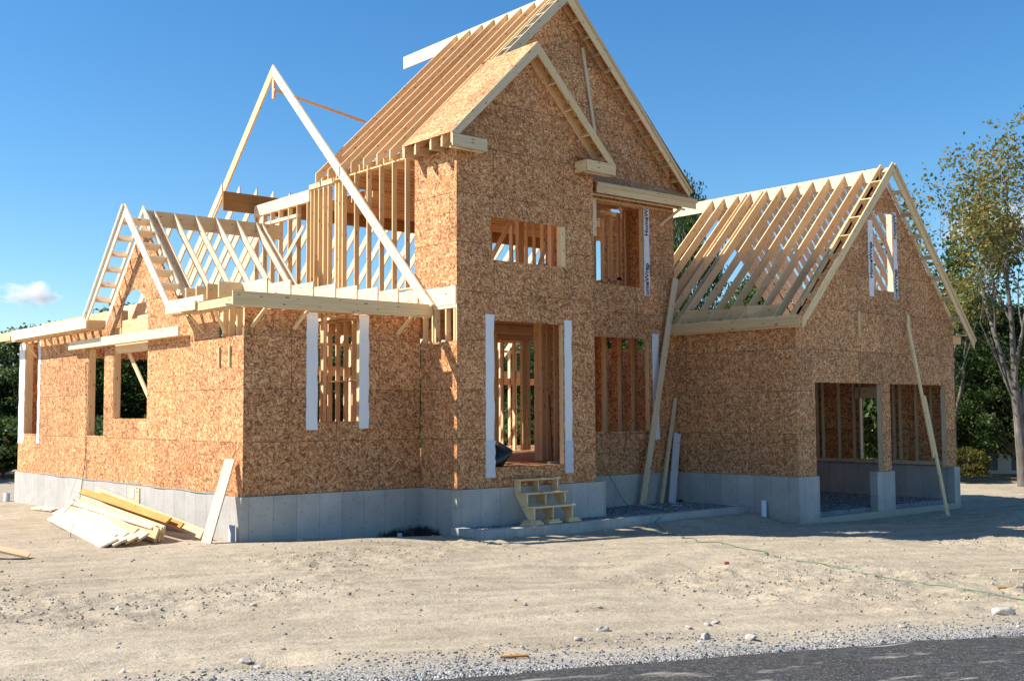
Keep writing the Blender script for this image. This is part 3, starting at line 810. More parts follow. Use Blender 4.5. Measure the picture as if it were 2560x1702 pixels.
# skirt roof over the right-hand bay
e = empty('skirt_roof'); e.parent = H
slab('fascia_board', (11.15, -0.12, 8.29), (15.58, -0.08, 8.58), (1, 0, 0), e)
slab('trim_board', (11.15, -0.150, 8.47), (15.62, -0.122, 8.60), (1, 0, 0), e)
plank('roof_sheathing', [(11.0, -0.14, 8.60), (15.58, -0.14, 8.60), (15.42, 0.44, 8.97), (11.0, 0.44, 8.97)], (0, 0.005, -0.014), (1, 0, 0), e, M['osb'])
slab('soffit_rail', (11.2, 0.09, 8.25), (15.3, 0.13, 8.30), (1, 0, 0), e)
slab('soffit_rail', (11.2, 0.405, 8.20), (15.1, 0.445, 8.26), (1, 0, 0), e)
for x in (11.4, 12.3, 13.2, 14.1, 15.0):
    slab('soffit_block', (x, -0.079, 8.31), (x + 0.04, 0.44, 8.40), (0, 1, 0), e, M['fir'])
board('brace', (14.98, -0.05, 8.28), (14.45, 0.43, 7.72), 0.09, 0.04, (1, 0, 0), H)

# garage roof, ridge along y
XG, ZG = 19.68, 9.50
GY = [-3.54, -2.89, -2.30, -1.69, -1.07, -0.44, 0.18, 0.88, 1.41, 2.04, 2.56]
for k, y in enumerate(GY):
    rafter('y', y, 14.86, 4.56, XG - 0.025, ZG - 0.03, 0.43, tail=0.34)
    rafter('y', y, 24.35, 4.56, XG + 0.025, ZG - 0.03, 0.43, mat=M['white_pine'], tail=0.30)
for y in (-3.86, -3.22, -2.60, -2.0, -1.38, -0.76, -0.13, 0.52, 1.14, 1.72, 2.3):
    rafter('y', y, 24.35, 4.56, XG + 0.025, ZG - 0.03, 0.43, mat=M['white_pine'], tail=0.30)
for y in (1.03, 0.34):
    rafter('y', y, 14.86, 4.56, XG - 0.025, ZG - 0.03, 0.43, tail=0.34)
rafter('y', -4.10, 14.86, 4.56, XG - 0.025, ZG - 0.03, 0.36, mat=M['fir'])
slab('ridge_board', (XG - 0.022, -4.14, ZG - 0.42), (XG + 0.022, 5.6, ZG), (0, 1, 0), H, M['white_pine'])
slab('fascia_board', (14.75, -4.50, 4.29), (14.79, 0.43, 4.50), (0, 1, 0), H)
slab('fascia_board', (14.795, -4.40, 4.44), (14.84, 0.43, 4.60), (0, 1, 0), H)
slab('soffit_rail', (14.84, -4.40, 4.25), (14.90, 0.40, 4.29), (0, 1, 0), H)
for k in range(8):
    y = -3.9 + 0.61 * k
    slab('soffit_block', (14.85, y, 4.32), (15.12, y + 0.04, 4.45), (1, 0, 0), H, M['fir'])
    slab('ceiling_joist', (15.16, y + 0.05, 4.36), (23.9, y + 0.09, 4.60), (1, 0, 0), H, M['grey_pine'])
for k, y in enumerate(sorted(GY)[:7]):
    y2 = sorted(GY)[k + 1]
    slab('blocking', (15.25, y + 0.045, 4.63), (15.29, min(y2, 0.44) - 0.005, 4.98 + 0.03 * (k % 3)), (0, 1, 0), H)
overhang('garage_overhang', 'y', -4.56, -4.10, 14.86, 4.50, 24.55, 4.22, 19.76, 9.62, 0.38, 0.86, M['pine'], M['pine'], 1.02)
board('trim_board', (24.60, -4.58, 4.19), (19.84, -4.58, 9.56), 0.09, 0.035, (1, 0, 1), H, M['pine'])
e = empty('gable_return'); e.parent = H
slab('end_board', (23.985, -4.10, 4.10), (24.5, -4.06, 4.36), (1, 0, 0), e)
slab('end_board', (24.46, -4.055, 4.10), (24.5, 1.0, 4.36), (0, 1, 0), e)
slab('return_cap', (23.985, -4.50, 4.372), (24.45, -3.0, 4.39), (0, 1, 0), e, M['white_pine'])

# wing: small front gable on the left side, ridge along x
YD, ZD = 5.83, 7.34
slab('ridge_board', (0.02, YD - 0.022, ZD - 0.42), (4.11, YD + 0.022, ZD), (1, 0, 0), H)
for x in (0.08, 0.26, 0.82, 1.44, 2.05, 2.67, 3.28, 3.47):
    rafter('x', x, 2.98, 4.62, YD - 0.025, ZD, 0.29, mat=M['white_pine'])
    rafter('x', x, 8.68, 4.62, YD + 0.025, ZD, 0.29, mat=M['white_pine'])
overhang('dormer_overhang', 'x', -0.54, 0.0, 2.94, 4.62, 8.60, 4.64, 5.83, 7.46, 0.35, 0.54, M['white_pine'], M['white_pine'], 0.72)
board('trim_board', (-0.58, 8.66, 4.60), (-0.58, 5.86, 7.43), 0.07, 0.03, (0, 1, -1), H, M['white_pine'])
# wing: eave fascia on the left and the front
slab('fascia_board', (-0.58, 8.42, 4.30), (-0.54, 15.2, 4.50), (0, 1, 0), H, M['white_pine'])
slab('fascia_board', (-0.535, 8.55, 4.47), (-0.49, 15.5, 4.62), (0, 1, 0), H, M['white_pine'])
slab('fascia_end', (-0.535, 15.51, 4.33), (-0.49, 16.6, 4.60), (0, 1, 0), H)
slab('soffit_rail', (-0.48, 8.6, 4.27), (-0.43, 16.1, 4.315), (0, 1, 0), H)
for k in range(13):
    y = 9.0 + 0.60 * k
    slab('soffit_block', (-0.485, y, 4.32), (0.6, y + 0.05, 4.58), (1, 0, 0), H, M['fir'])
slab('fascia_board', (-0.58, 1.35, 4.30), (-0.54, 3.02, 4.52), (0, 1, 0), H, M['white_pine'])
slab('fascia_board', (-0.535, 1.0, 4.47), (-0.49, 3.0, 4.62), (0, 1, 0), H, M['white_pine'])
slab('fascia_board', (-0.52, -0.46, 4.27), (-0.48, 1.34, 4.46), (0, 1, 0), H)
slab('soffit_rail', (-0.44, -0.4, 4.24), (-0.39, 2.9, 4.29), (0, 1, 0), H)
for y in (0.5, 1.1, 1.7, 2.3):
    slab('soffit_block', (-0.475, y, 4.30), (0.5, y + 0.04, 4.46), (1, 0, 0), H)
slab('fascia_board', (-0.54, -0.52, 4.28), (4.90, -0.48, 4.59), (1, 0, 0), H)
slab('soffit_rail', (-0.7, -0.475, 4.25), (4.85, -0.42, 4.295), (1, 0, 0), H, M['white_pine'])
slab('top_plate', (0.02, 0.02, 4.30), (4.90, 0.18, 4.40), (1, 0, 0), H)
slab('scaffold_board', (-0.24, 3.02, 3.80), (-0.20, 10.8, 4.04), (0, 1, 0), H, M['white_pine'])
slab('scaffold_board', (-0.199, 3.2, 3.80), (-0.02, 10.9, 3.835), (0, 1, 0), H, M['white_pine'])
for (a, b) in (((-0.45, 0.6, 4.26), (-0.03, 0.9, 3.75)), ((-0.45, 2.0, 4.26), (-0.03, 2.0, 3.8)), ((-0.45, 10.0, 4.28), (-0.03, 10.0, 3.75)), ((-0.45, 12.2, 4.28), (-0.03, 12.2, 3.75)), ((-0.45, 14.4, 4.28), (-0.03, 14.4, 3.75))):
    board('brace', a, b, 0.08, 0.04, (0, 1, 0), H)
for x in (0.34, 1.42, 4.35):
    board('brace', (x, -0.44, 4.29), (x - 0.17, -0.03, 3.84), 0.085, 0.04, (1, 0, 0), H)
# joists over the wing
for k in range(1, 9):
    x = 0.61 * k + 0.03
    z1 = 5.0
    slab('ceiling_joist', (x - 0.04, 0.08, 4.66), (x, 9.3, z1), (0, 1, 0), H, M['white_pine'])
for k, y in enumerate((1.30, 1.92, 2.52, 3.12)):
    slab('ceiling_joist', (0.0, y, 4.62), (0.58, y + 0.05, 5.0), (1, 0, 0), H)
for x in (0.62, 1.23, 1.84):
    slab('ceiling_joist', (x, 9.32, 4.66), (x + 0.04, 16.0, 4.95), (0, 1, 0), H)
# the tall pair of rafters waiting for its ridge
plank('tall_rafter', [(4.80, -0.66, 4.58), (4.80, 7.75, 12.74), (4.80, 7.75, 12.36), (4.80, -0.40, 4.45)], (0.06, 0, 0), (0, 1, 1), H, M['white_pine'])
plank('tall_rafter', [(4.80, 16.1, 4.62), (4.80, 7.76, 12.72), (4.80, 7.76, 12.34), (4.80, 15.7, 4.62)], (0.06, 0, 0), (0, -1, 1), H, M['pine'])
slab('king_block', (4.82, 7.70, 11.66), (4.92, 7.80, 12.33), (0, 0, 1), H)
board('brace', (4.82, 7.66, 11.92), (8.1, 7.55, 11.42), 0.09, 0.04, (0, 0, 1), H)
# rear slope and its beam
for z0, z1 in ((8.26, 8.56), (8.563, 8.86)):
    slab('laminated_beam', (3.9, 9.18, z0), (19.9, 9.27, z1), (1, 0, 0), H, M['lvl'])
for k in range(27):
    x = 3.9 + 0.60 * k
    rafter('x', x, 14.1, 4.60, 9.29, 9.12, 0.32, mat=M['white_pine'])
# ------------------------------------------------------------------ terrain
def vnoise(x, y, seed):
    """smooth value noise, arrays in"""
    def h(i, j):
        n = (i.astype(np.int64) * 374761393 + j.astype(np.int64) * 668265263 + seed * 982451653) & 0x7fffffff
        n = (n ^ (n >> 13)) * 1274126177 & 0x7fffffff
        return ((n ^ (n >> 16)) & 0xffff) / 65535.0
    i, j = np.floor(x), np.floor(y)
    fx, fy = x - i, y - j
    sx, sy = fx * fx * (3 - 2 * fx), fy * fy * (3 - 2 * fy)
    a, b, c, d = h(i, j), h(i + 1, j), h(i, j + 1), h(i + 1, j + 1)
    return (a + (b - a) * sx) * (1 - sy) + (c + (d - c) * sx) * sy - 0.5

def smooth01(t):
    t = np.clip(t, 0, 1)
    return t * t * (3 - 2 * t)

def base_z(x, y):
    x, y = np.asarray(x, float), np.asarray(y, float)
    dd = .647 * (x - CAM.x) + .762 * (y - CAM.y)
    s = np.clip((21 - dd) / 21, -0.0, 1.0)
    return -1.0 - 0.02 * np.clip(x, 0, 18) + 1.35 * s * s * (1.6 - .6 * s)

def road_dist(x, y):
    return 0.2723 * x + 0.9622 * y + 15.86

def ground_z(x, y, detail=True):
    x, y = np.asarray(x, float), np.asarray(y, float)
    z = base_z(x, y)
    near = smooth01((60 - np.hypot(x - 5, y + 6)) / 30)
    n = vnoise(x * .33, y * .33, 1) * .10 + vnoise(x * .9 + 5, y * .9, 2) * .045
    a, b = .935 * x + .354 * y, -.354 * x + .935 * y         # long tyre tracks
    n = n + vnoise(a * .16, b * 1.5, 3) * .06 * smooth01((-y - 2) / 3)
    if detail:
        rough = .35 + 1.1 * smooth01((vnoise(x * .28 + 9, y * .28, 4) + .12) * 3)
        n = n + rough * (vnoise(x * 2.6, y * 2.6, 5) * .045 + vnoise(x * 6.1, y * 6.1, 6) * .040 + vnoise(x * 13.7, y * 13.7, 7) * .028)
    calm = np.where((x > -0.6) & (y > -2.9) & (x < 24.6) & (y < 16.6), 0.25, 1.0)
    calm = np.minimum(calm, .35 + .65 * smooth01(np.maximum.reduce([-.3 - x, -.3 - y - np.where(x > 4.6, 4.2, 0), x - 24.6]) / 1.2))
    rd = road_dist(x, y)
    flat = smooth01((rd + .1) / 1.2)
    z = z + n * near * calm * flat - .09 * (1 - smooth01((rd - .02) / .16))
    # tyre ruts with tread marks, running beside the road
    al = .9622 * x - .2723 * y
    for k, r0 in enumerate((3.9, 5.55, 6.7, 8.3, 9.6, 11.2)):
        wob = .55 * vnoise(al * .09 + k // 2 * 7, al * 0 + k // 2, 50) + .02 * al * (1 if k // 2 == 1 else -.6)
        q = (rd - r0 - wob) / .15
        fade = smooth01(vnoise(al * .17, al * 0 + k, 51) * 2.2 + .75)
        z = z - near * calm * fade * (.026 + .012 * np.sin(al * 21 + 6 * np.abs(q))) * np.exp(-q * q) + near * calm * fade * .014 * np.exp(-((np.abs(q) - 1.7) / .5) ** 2)
    # trench in the inner corner of the wing, the worn hump before it, the bank beside the lumber
    z = z - .27 * np.exp(-(((x - 4.3) / 1.5) ** 2 + ((y + .35) / .55) ** 2))
    z = z + .10 * np.exp(-(((x - 2.2) / 2.2) ** 2 + ((y + 1.9) / .8) ** 2))
    z = z + .80 * np.exp(-(((x + 6.25) / .85) ** 2 + ((y - 1.25) / .8) ** 2))
    z = z + .20 * np.exp(-(((y + 3.15 - .04 * (x - 5)) / .55) ** 2)) * smooth01((x - 7.5) / 5) * smooth01((15.4 - x) / .6)
    z = z - .05 * np.exp(-(((x - 20) / 5) ** 2 + ((y + 4.4) / .8) ** 2))
    z = z - .16 * np.exp(-(((x + 6.25) / .45) ** 2 + ((y + 13.0) / .35) ** 2))
    # under the house and the porch the soil is dug out below the gravel
    ins = ((x > .1) & (x < 4.7) & (y > .1) & (y < 16)) | ((x > 4.95) & (x < 15.0) & (y > -2.35) & (y < 13)) | ((x >= 15.0) & (x < 23.9) & (y > -3.95) & (y < 6.9))
    return np.where(ins, -1.6, z)

def far_axis(lo, hi, step, far, n):
    core = np.arange(lo, hi + step / 2, step)
    g = np.geomspace(1, far, n)
    return np.concatenate([(lo - g)[::-1], core, hi + g])
gx = far_axis(-14.0, 15.0, 0.075, 900, 26)
gy = far_axis(-20.0, 1.6, 0.075, 900, 30)
# the built-up strip behind the front walls only needs a coarse grid
gx = np.unique(np.concatenate([gx, np.arange(15.0, 27.0, 0.16)]))
gy = np.unique(np.concatenate([gy, np.arange(1.7, 20.0, 0.25)]))
def grid_mesh(name, xs, ys, fz):
    X, Y = np.meshgrid(xs, ys)
    Z = fz(X, Y)
    nx, ny = len(xs), len(ys)
    co = np.stack([X, Y, Z], -1).reshape(-1, 3).astype(np.float32)
    idx = np.arange(nx * ny).reshape(ny, nx)
    q = np.stack([idx[:-1, :-1], idx[:-1, 1:], idx[1:, 1:], idx[1:, :-1]], -1).reshape(-1, 4)
    me = bpy.data.meshes.new(name)
    me.vertices.add(len(co)); me.vertices.foreach_set('co', co.ravel())
    me.loops.add(q.size); me.loops.foreach_set('vertex_index', q.ravel().astype(np.int32))
    me.polygons.add(len(q))
    me.polygons.foreach_set('loop_start', np.arange(0, q.size, 4, dtype=np.int32))
    me.polygons.foreach_set('use_smooth', np.ones(len(q), bool))
    me.update(calc_edges=True)
    return me
tag(link('ground', grid_mesh('ground', gx, gy, ground_z), M['ground']), kind='structure')

# asphalt road at the near right corner
def road_mesh():
    us = np.linspace(-60, 60, 500)                # along the edge
    vs = np.concatenate([np.linspace(0, 1.2, 9), np.linspace(1.5, 7.0, 12)])
    U, W = np.meshgrid(us, vs)
    wob = (vnoise(U * 1.1, U * 0 + 3.3, 21) * .16 + vnoise(U * 5.0, U * 0 + 1.3, 22) * .06) * np.clip(1 - W / .6, 0, 1)
    W2 = W + wob
    px, py = -4.319 * np.ones_like(U), -15.261 * np.ones_like(U)
    X = px + U * .9622 - W2 * .2723
    Y = py - U * .2723 - W2 * .9622
    Z = base_z(X, Y) - .020 + .012 * np.clip(W / .3, 0, 1) + vnoise(X * 2, Y * 2, 23) * .008
    co = np.stack([X, Y, Z], -1).reshape(-1, 3)
    ny, nx = U.shape
    f = [(j * nx + i, (j + 1) * nx + i, (j + 1) * nx + i + 1, j * nx + i + 1) for j in range(ny - 1) for i in range(nx - 1)]
    return mesh_from('road', co.tolist(), f, None, True)
tag(link('road', road_mesh(), M['asphalt']), kind='structure')

# gravel beds
tag(plank('gravel_bed', [(4.92, -2.47, -1.3), (15.05, -2.21, -1.3), (15.05, 0.38, -1.3), (4.92, 0.38, -1.3)], (0, 0, 0.365), (1, 0, 0), None, M['gravel']), kind='structure')
tag(slab('garage_gravel', (15.2, -3.88, -1.4), (23.85, 6.8, -1.09), (1, 0, 0), None, M['gravel']), kind='structure')

def solid(sub):
    import bmesh
    bm = bmesh.new(); bmesh.ops.create_icosphere(bm, subdivisions=sub, radius=1.0)
    bm.verts.ensure_lookup_table()
    v = np.array([x.co[:] for x in bm.verts]); f = np.array([[q.index for q in p.verts] for p in bm.faces])
    bm.free(); return v, f
ICO1, ICO2, ICO3 = solid(1), solid(2), solid(3)

def scatter(name, pts, sizes, mat, base=ICO1, flat=(.45, .8), sink=.25, jag=.22, seed=1):
    rng = np.random.default_rng(seed)
    v0, f0 = base
    n = len(pts)
    d = 1 + rng.uniform(-jag, jag, (n, len(v0), 1))
    sc = np.stack([rng.uniform(.75, 1.25, n), rng.uniform(.65, 1.0, n), rng.uniform(flat[0], flat[1], n)], -1) * sizes[:, None]
    v = v0[None] * d * sc[:, None, :]
    a = rng.uniform(0, 6.283, n)
    c, s = np.cos(a), np.sin(a)
    x = v[..., 0] * c[:, None] - v[..., 1] * s[:, None]
    y = v[..., 0] * s[:, None] + v[..., 1] * c[:, None]
    co = np.stack([x + pts[:, None, 0], y + pts[:, None, 1], v[..., 2] + pts[:, None, 2] + sizes[:, None] * sink], -1).reshape(-1, 3)
    fa = (f0[None] + (np.arange(n) * len(v0))[:, None, None]).reshape(-1, 3)
    me = bpy.data.meshes.new(name)
    me.vertices.add(len(co)); me.vertices.foreach_set('co', co.astype(np.float32).ravel())
    me.loops.add(fa.size); me.loops.foreach_set('vertex_index', fa.ravel().astype(np.int32))
    me.polygons.add(len(fa)); me.polygons.foreach_set('loop_start', np.arange(0, fa.size, 3, dtype=np.int32))
    me.update(calc_edges=True)
    return tag(link(name, me, mat), kind='stuff')

def on_ground(n, xr, yr, keep, seed):
    rng = np.random.default_rng(seed)
    x, y = rng.uniform(*xr, n), rng.uniform(*yr, n)
    ok = keep(x, y, rng)
    x, y = x[ok], y[ok]
    return np.stack([x, y, ground_z(x, y)], -1), rng
def front(x, y):
    return ~(((x > -.2) & (y > -.2)) | ((x > 4.3) & (y > -3.0)) | ((x > 14.8) & (y > -4.4)))
def seen(x, y):
    a = np.arctan2(x - CAM.x, y - CAM.y) - DEG(40.3)
    return (np.abs(a) < DEG(29)) & (np.hypot(x - CAM.x, y - CAM.y) > 7)
# loose soil clods, thicker in the rough patches
p, r = on_ground(90000, (-13, 22), (-20, 6), lambda x, y, g: front(x, y) & seen(x, y) & (road_dist(x, y) > .2) & (vnoise(x * .28 + 9, y * .28, 4) + .25 * vnoise(x * 2, y * 2, 41) + g.uniform(-.25, .25, len(x)) > .26), 5)
scatter('soil_clods', p, .007 + .024 * r.random(len(p)) ** 3, M['clod'], flat=(.5, .9), seed=6)
p, r = on_ground(3500, (-13, 20), (-20, 5), lambda x, y, g: front(x, y) & seen(x, y) & (road_dist(x, y) > .1), 8)
scatter('pebbles', p, .008 + .030 * r.random(len(p)) ** 5, M['stone'], seed=9)
# crushed stone along the edge of the road
p, r = on_ground(60000, (-12, 14), (-21, -10), lambda x, y, g: seen(x, y) & (road_dist(x, y) + vnoise(x * 1.3, y * 1.3, 44) * 1.3 + g.exponential(.5, len(x)) < 1.7) & (road_dist(x, y) > -.10), 12)
scatter('crushed_stone', p, .007 + .015 * r.random(len(p)) ** 2, M['crushed'], sink=.3, seed=13)
rng = np.random.default_rng(31)
n = 9000
x, y = rng.uniform(5.0, 15.0, n), rng.uniform(-2.40, .35, n)
ok = ~((x < 9.9) & (y > -1.6)) & (y > -2.44 + .025 * (x - 5))
x, y = x[ok], y[ok]
scatter('porch_gravel_stones', np.stack([x, y, np.full(len(x), -.935)], -1), .014 + .016 * rng.random(len(x)), M['crushed'], sink=.2, seed=32)
x, y = rng.uniform(15.3, 23.7, n), rng.uniform(-3.85, 2.5, n)
scatter('garage_gravel_stones', np.stack([x, y, np.full(n, -1.09)], -1), .018 + .02 * rng.random(n), M['crushed'], sink=.2, seed=33)

# rocks one can count
def rock(x, y, size, label, group=None, seed=0, flat=.6, sink=.3):
    g = np.random.default_rng(seed)
    v, f = ICO3
    co = v.copy()
    for k in range(7):
        nrm = g.normal(size=3); nrm /= np.linalg.norm(nrm)
        d = co @ nrm
        lim = g.uniform(.35, .75)
        co = np.where((d > lim)[:, None], co - nrm * (d - lim)[:, None] * .92, co)
    co += (v * (vnoise(v[:, 0] * 2.3 + seed, v[:, 1] * 2.3 + v[:, 2] * 1.7, seed) * .35)[:, None])
    size = size * .66
    co *= np.array([g.uniform(.95, 1.3), g.uniform(.7, 1.0), flat])
    a = g.uniform(0, 6.28)
    Rm = np.array([[math.cos(a), -math.sin(a), 0], [math.sin(a), math.cos(a), 0], [0, 0, 1]])
    co = co @ Rm.T * size
    z = float(ground_z(x, y)) + size * flat * sink
    me = mesh_from('rock', co.tolist(), [tuple(map(int, t)) for t in f], None, True)
    o = link('rock', me, M['stone'])
    o.location = (x, y, z)
    return tag(o, label, 'rock', group)
G_ROCK = 'stones lying on the dirt by the road'
rock(3.57, -15.69, .23, 'largest rock, rounded tan boulder at the right edge of the dirt', G_ROCK, 1, .62)
rock(3.75, -16.15, .10, 'small pale stone just in front of the largest rock', G_ROCK, 2)
rock(-1.95, -13.38, .13, 'roundish pale rock alone, leftmost big stone near the middle of the dirt', G_ROCK, 3, .75)
rock(-2.76, -13.80, .10, 'white stone lying nearer the road than the lone roundish rock', G_ROCK, 4)
rock(-.95, -13.90, .10, 'tan stone at the upper left of the rock cluster', G_ROCK, 5, .5)
rock(-.53, -13.86, .11, 'flat grey stone at the far side of the rock cluster', G_ROCK, 6, .5)
rock(-.30, -13.80, .09, 'dark grey stone at the far right of the rock cluster', G_ROCK, 7)
rock(-1.54, -14.67, .12, 'brown and white broken stone in the middle of the rock cluster', G_ROCK, 8, .7)
rock(-1.75, -14.80, .09, 'thin white flake of stone beside the broken brown stone', G_ROCK, 9, .35)
rock(-1.10, -14.98, .12, 'pale angular stone at the right of the rock cluster nearest the road', G_ROCK, 10, .7)
rock(-1.75, -14.1, .07, 'small dark stone left of the rock cluster', G_ROCK, 11)
rock(-4.20, -8.67, .11, 'flat white stone in the middle of the open dirt', G_ROCK, 12, .4)
rock(-5.62, -7.36, .12, 'grey stone half sunk in the dirt in front of the lumber pile', G_ROCK, 13, .5, .1)
rock(-6.31, -12.58, .13, 'pale stone beside the pothole in the foreground', G_ROCK, 14, .5)
rock(-7.60, -12.55, .08, 'small pale stone low in the left foreground', G_ROCK, 15, .6)
rock(-6.6, -13.4, .09, 'white pebble nearest the gravel shoulder left of the pothole', G_ROCK, 16, .55)
rock(1.2, -15.55, .12, 'broad flat brown stone near the road on the right', G_ROCK, 17, .4)
rock(-.55, -11.9, .06, 'small dark stone on the smooth dirt right of the middle', G_ROCK, 18)
rock(1.1, -.62, .13, 'pale stone at the foot of the shaded wing wall', G_ROCK, 19, .6)

# ------------------------------------------------------------------ loose things
def loose_board(name, a, b, w, t, wdir, label, cat='board', group=None, mat=None):
    mid = (V(a) + V(b)) / 2
    base = V((mid.x, mid.y, min(a[2], b[2])))
    m = MB()
    m.bar(V(a) - base, V(b) - base, w, t, wdir, None, roff())
    o = m.build(name, mat or M['white_pine'])
    o.location = base
    return tag(o, label, cat, group)

# lumber pile against the left wall
G_PILE = 'boards in the lumber pile against the left wall'
def gz(x, y): return float(ground_z(x, y))
def pile_board(near, far, w, tilt, label, mat=None, t=.045, cat='board'):
    """near/far: lower edge ends; tilt: angle of the face above the ground (leaning towards the house)"""
    n_, f_ = V(near), V(far)
    d = (f_ - n_).normalized()
    side = V((d.y, -d.x, 0)).normalized()          # towards the wall
    wd = side * math.cos(tilt) + V((0, 0, 1)) * math.sin(tilt)
    nr = d.cross(wd).normalized()
    if nr.z < 0: nr = -nr
    off = wd * (w / 2) + nr * (t / 2)
    return loose_board('lumber_board', n_ + off, f_ + off, w, t, wd, label, cat, G_PILE, mat)
zg = -0.99
pile_board((-2.88, .78, zg), (-1.62, 8.1, zg + .02), .40, DEG(25), 'widest sunlit board lying frontmost on the lumber pile', M['white_pine'])
fill = 'pale board shingled in the middle of the lumber pile'
mid_spec = [(-2.66, .62, 1.42, 8.3, .10, 24), (-2.52, 1.30, 1.20, 7.6, .18, 31), (-2.36, .72, 1.16, 8.6, .12, 27), (-2.2, 1.35, 1.0, 8.0, .24, 38), (-2.06, .80, 1.02, 8.8, .17, 33), (-1.92, 1.5, .86, 8.2, .26, 46)]
for k, (x, y, xf, yf, dz, tl) in enumerate(mid_spec):
    pile_board((x, y, zg + dz * .45), (-xf, yf, zg + .10 + dz * .6), (.30, .24, .30, .20, .30, .24)[k], DEG(tl), fill, (M['white_pine'], M['pine'], M['pine'], M['white_pine'], M['grey_pine'], M['pine'])[k])
pile_board((-1.66, .80, zg + .04), (-.86, 8.0, zg + .26), .32, DEG(72), 'board on edge with square cut end, frontmost of the upright ones in the pile', M['pine'])
pile_board((-1.50, .96, zg + .04), (-.76, 7.4, zg + .28), .32, DEG(76), 'second upright board on edge in the lumber pile', M['pine'])
pile_board((-1.34, 1.15, zg + .04), (-.68, 8.2, zg + .30), .32, DEG(80), 'third upright board on edge, hindmost in the lumber pile', M['pine'])
pile_board((-1.62, 1.15, zg + .30), (-.95, 8.6, zg + .42), .16, DEG(15), 'narrow pale board lying on top of the upright boards in the pile')
pile_board((-1.12, 1.5, zg + .36), (-.50, 8.9, zg + .64), .18, DEG(40), 'yellow orange board nearest the viewer at the back of the lumber pile', M['orange'])
pile_board((-.90, 1.2, zg + .26), (-.42, 7.6, zg + .62), .14, DEG(50), 'shorter yellow orange board tucked under the long top board', M['orange'])
pile_board((-.62, .75, zg + .04), (-.20, 8.6, zg + .62), .22, DEG(62), 'long pale board leaning highest on the lumber pile, against the foundation', M['pine'])
loose_board('lumber_plank', (-.78, .18, -1.02), (-.13, .36, .84), .28, .042, (.35, -.94, -.05), 'thick pale plank leaning upright on the sunlit left wall by the corner', 'plank')
loose_board('offcut_board', (-.62, 12.3, -.93), (-.40, 11.1, -.93), .30, .05, (1, 0, .1), 'short offcut board lying flat by the foundation beyond the pile', 'board')
loose_board('offcut_board', (-.35, 11.5, -.96), (-.25, 10.7, -.96), .18, .05, (1, 0, 0), 'narrow offcut lying against the short flat offcut beyond the pile', 'board')
loose_board('ground_board', (-6.5, .9, gz(-6.5, .9) + .03), (-4.62, -.08, gz(-4.6, -.05) + .06), .30, .045, (.7, .7, .1), 'brown board lying on the dirt at the left edge, in the shade of a small mound', 'board', None, M['fir'])
loose_board('scrap_lath', (-5.6, 1.6, gz(-5.6, 1.6) + .10), (-5.25, 1.25, gz(-5.25, 1.25) + .06), .05, .03, (1, 1, 0), 'thin scrap lath sticking out of the mound at the left edge', 'lath', None, M['fir'])
loose_board('scrap_lath', (9.62, -12.86, gz(9.62, -12.86) + .03), (10.3, -13.3, gz(10.3, -13.3) + .03), .04, .025, (0, 0, 1), 'thin pale lath on the dirt at the far right edge', 'lath')
loose_board('scrap_lath', (9.35, -13.12, gz(9.35, -13.12) + .03), (9.6, -13.4, gz(9.6, -13.4) + .03), .07, .04, (0, 0, 1), 'short reddish scrap just below the thin pale lath', 'lath', None, M['fir'])
loose_board('scrap_lath', (6.75, -14.02, gz(6.75, -14.02) + .02), (7.2, -14.27, gz(7.2, -14.27) + .02), .05, .03, (1, 1, .3), 'brown splintered scrap beside the blue container', 'lath', None, M['lvl'])
loose_board('wood_splinter', (-4.30, -14.25, gz(-4.30, -14.25) + .02), (-4.06, -14.40, gz(-4.06, -14.40) + .03), .035, .02, (1, 1, .3), 'brown splinter of wood on the gravel shoulder', 'splinter', None, M['lvl'])

# planks by the recessed wall
loose_board('leaning_plank', (13.20, .14, -.92), (15.02, .30, 6.08), .235, .042, (1, 0, -.2), 'tall long plank leaning past the first storey between house and garage', 'plank', None, M['grey_pine'])
loose_board('leaning_plank', (14.06, .15, -.92), (15.02, .37, 2.30), .13, .045, (1, 0, -.2), 'narrow plank leaning between the tall plank and the white board', 'plank', None, M['grey_pine'])
loose_board('leaning_board', (14.50, .12, -.92), (15.00, .30, 1.20), .30, .03, (1, 0, -.2), 'short wide whitish board leaning in the inside corner by the garage', 'board', None, M['primed'])
e = empty('prop_plank', (20.95, -5.2, -1.36))
tag(e, 'pair of lapped boards propped from the dirt up the garage front wall', 'plank')
foot, topp = V((20.93, -5.34, -1.40)), V((20.98, -4.20, 4.62))
d = topp - foot
m = MB(); m.bar(foot + d * .30, topp, .14, .05, (1, 0, 0), None, roff())
m.build('prop_board', M['pine'], e)
m = MB(); m.bar(foot + V((.09, -.02, 0)), foot + d * .62 + V((.09, -.02, 0)), .14, .05, (1, 0, 0), None, roff())
m.build('prop_board', M['pine'], e)

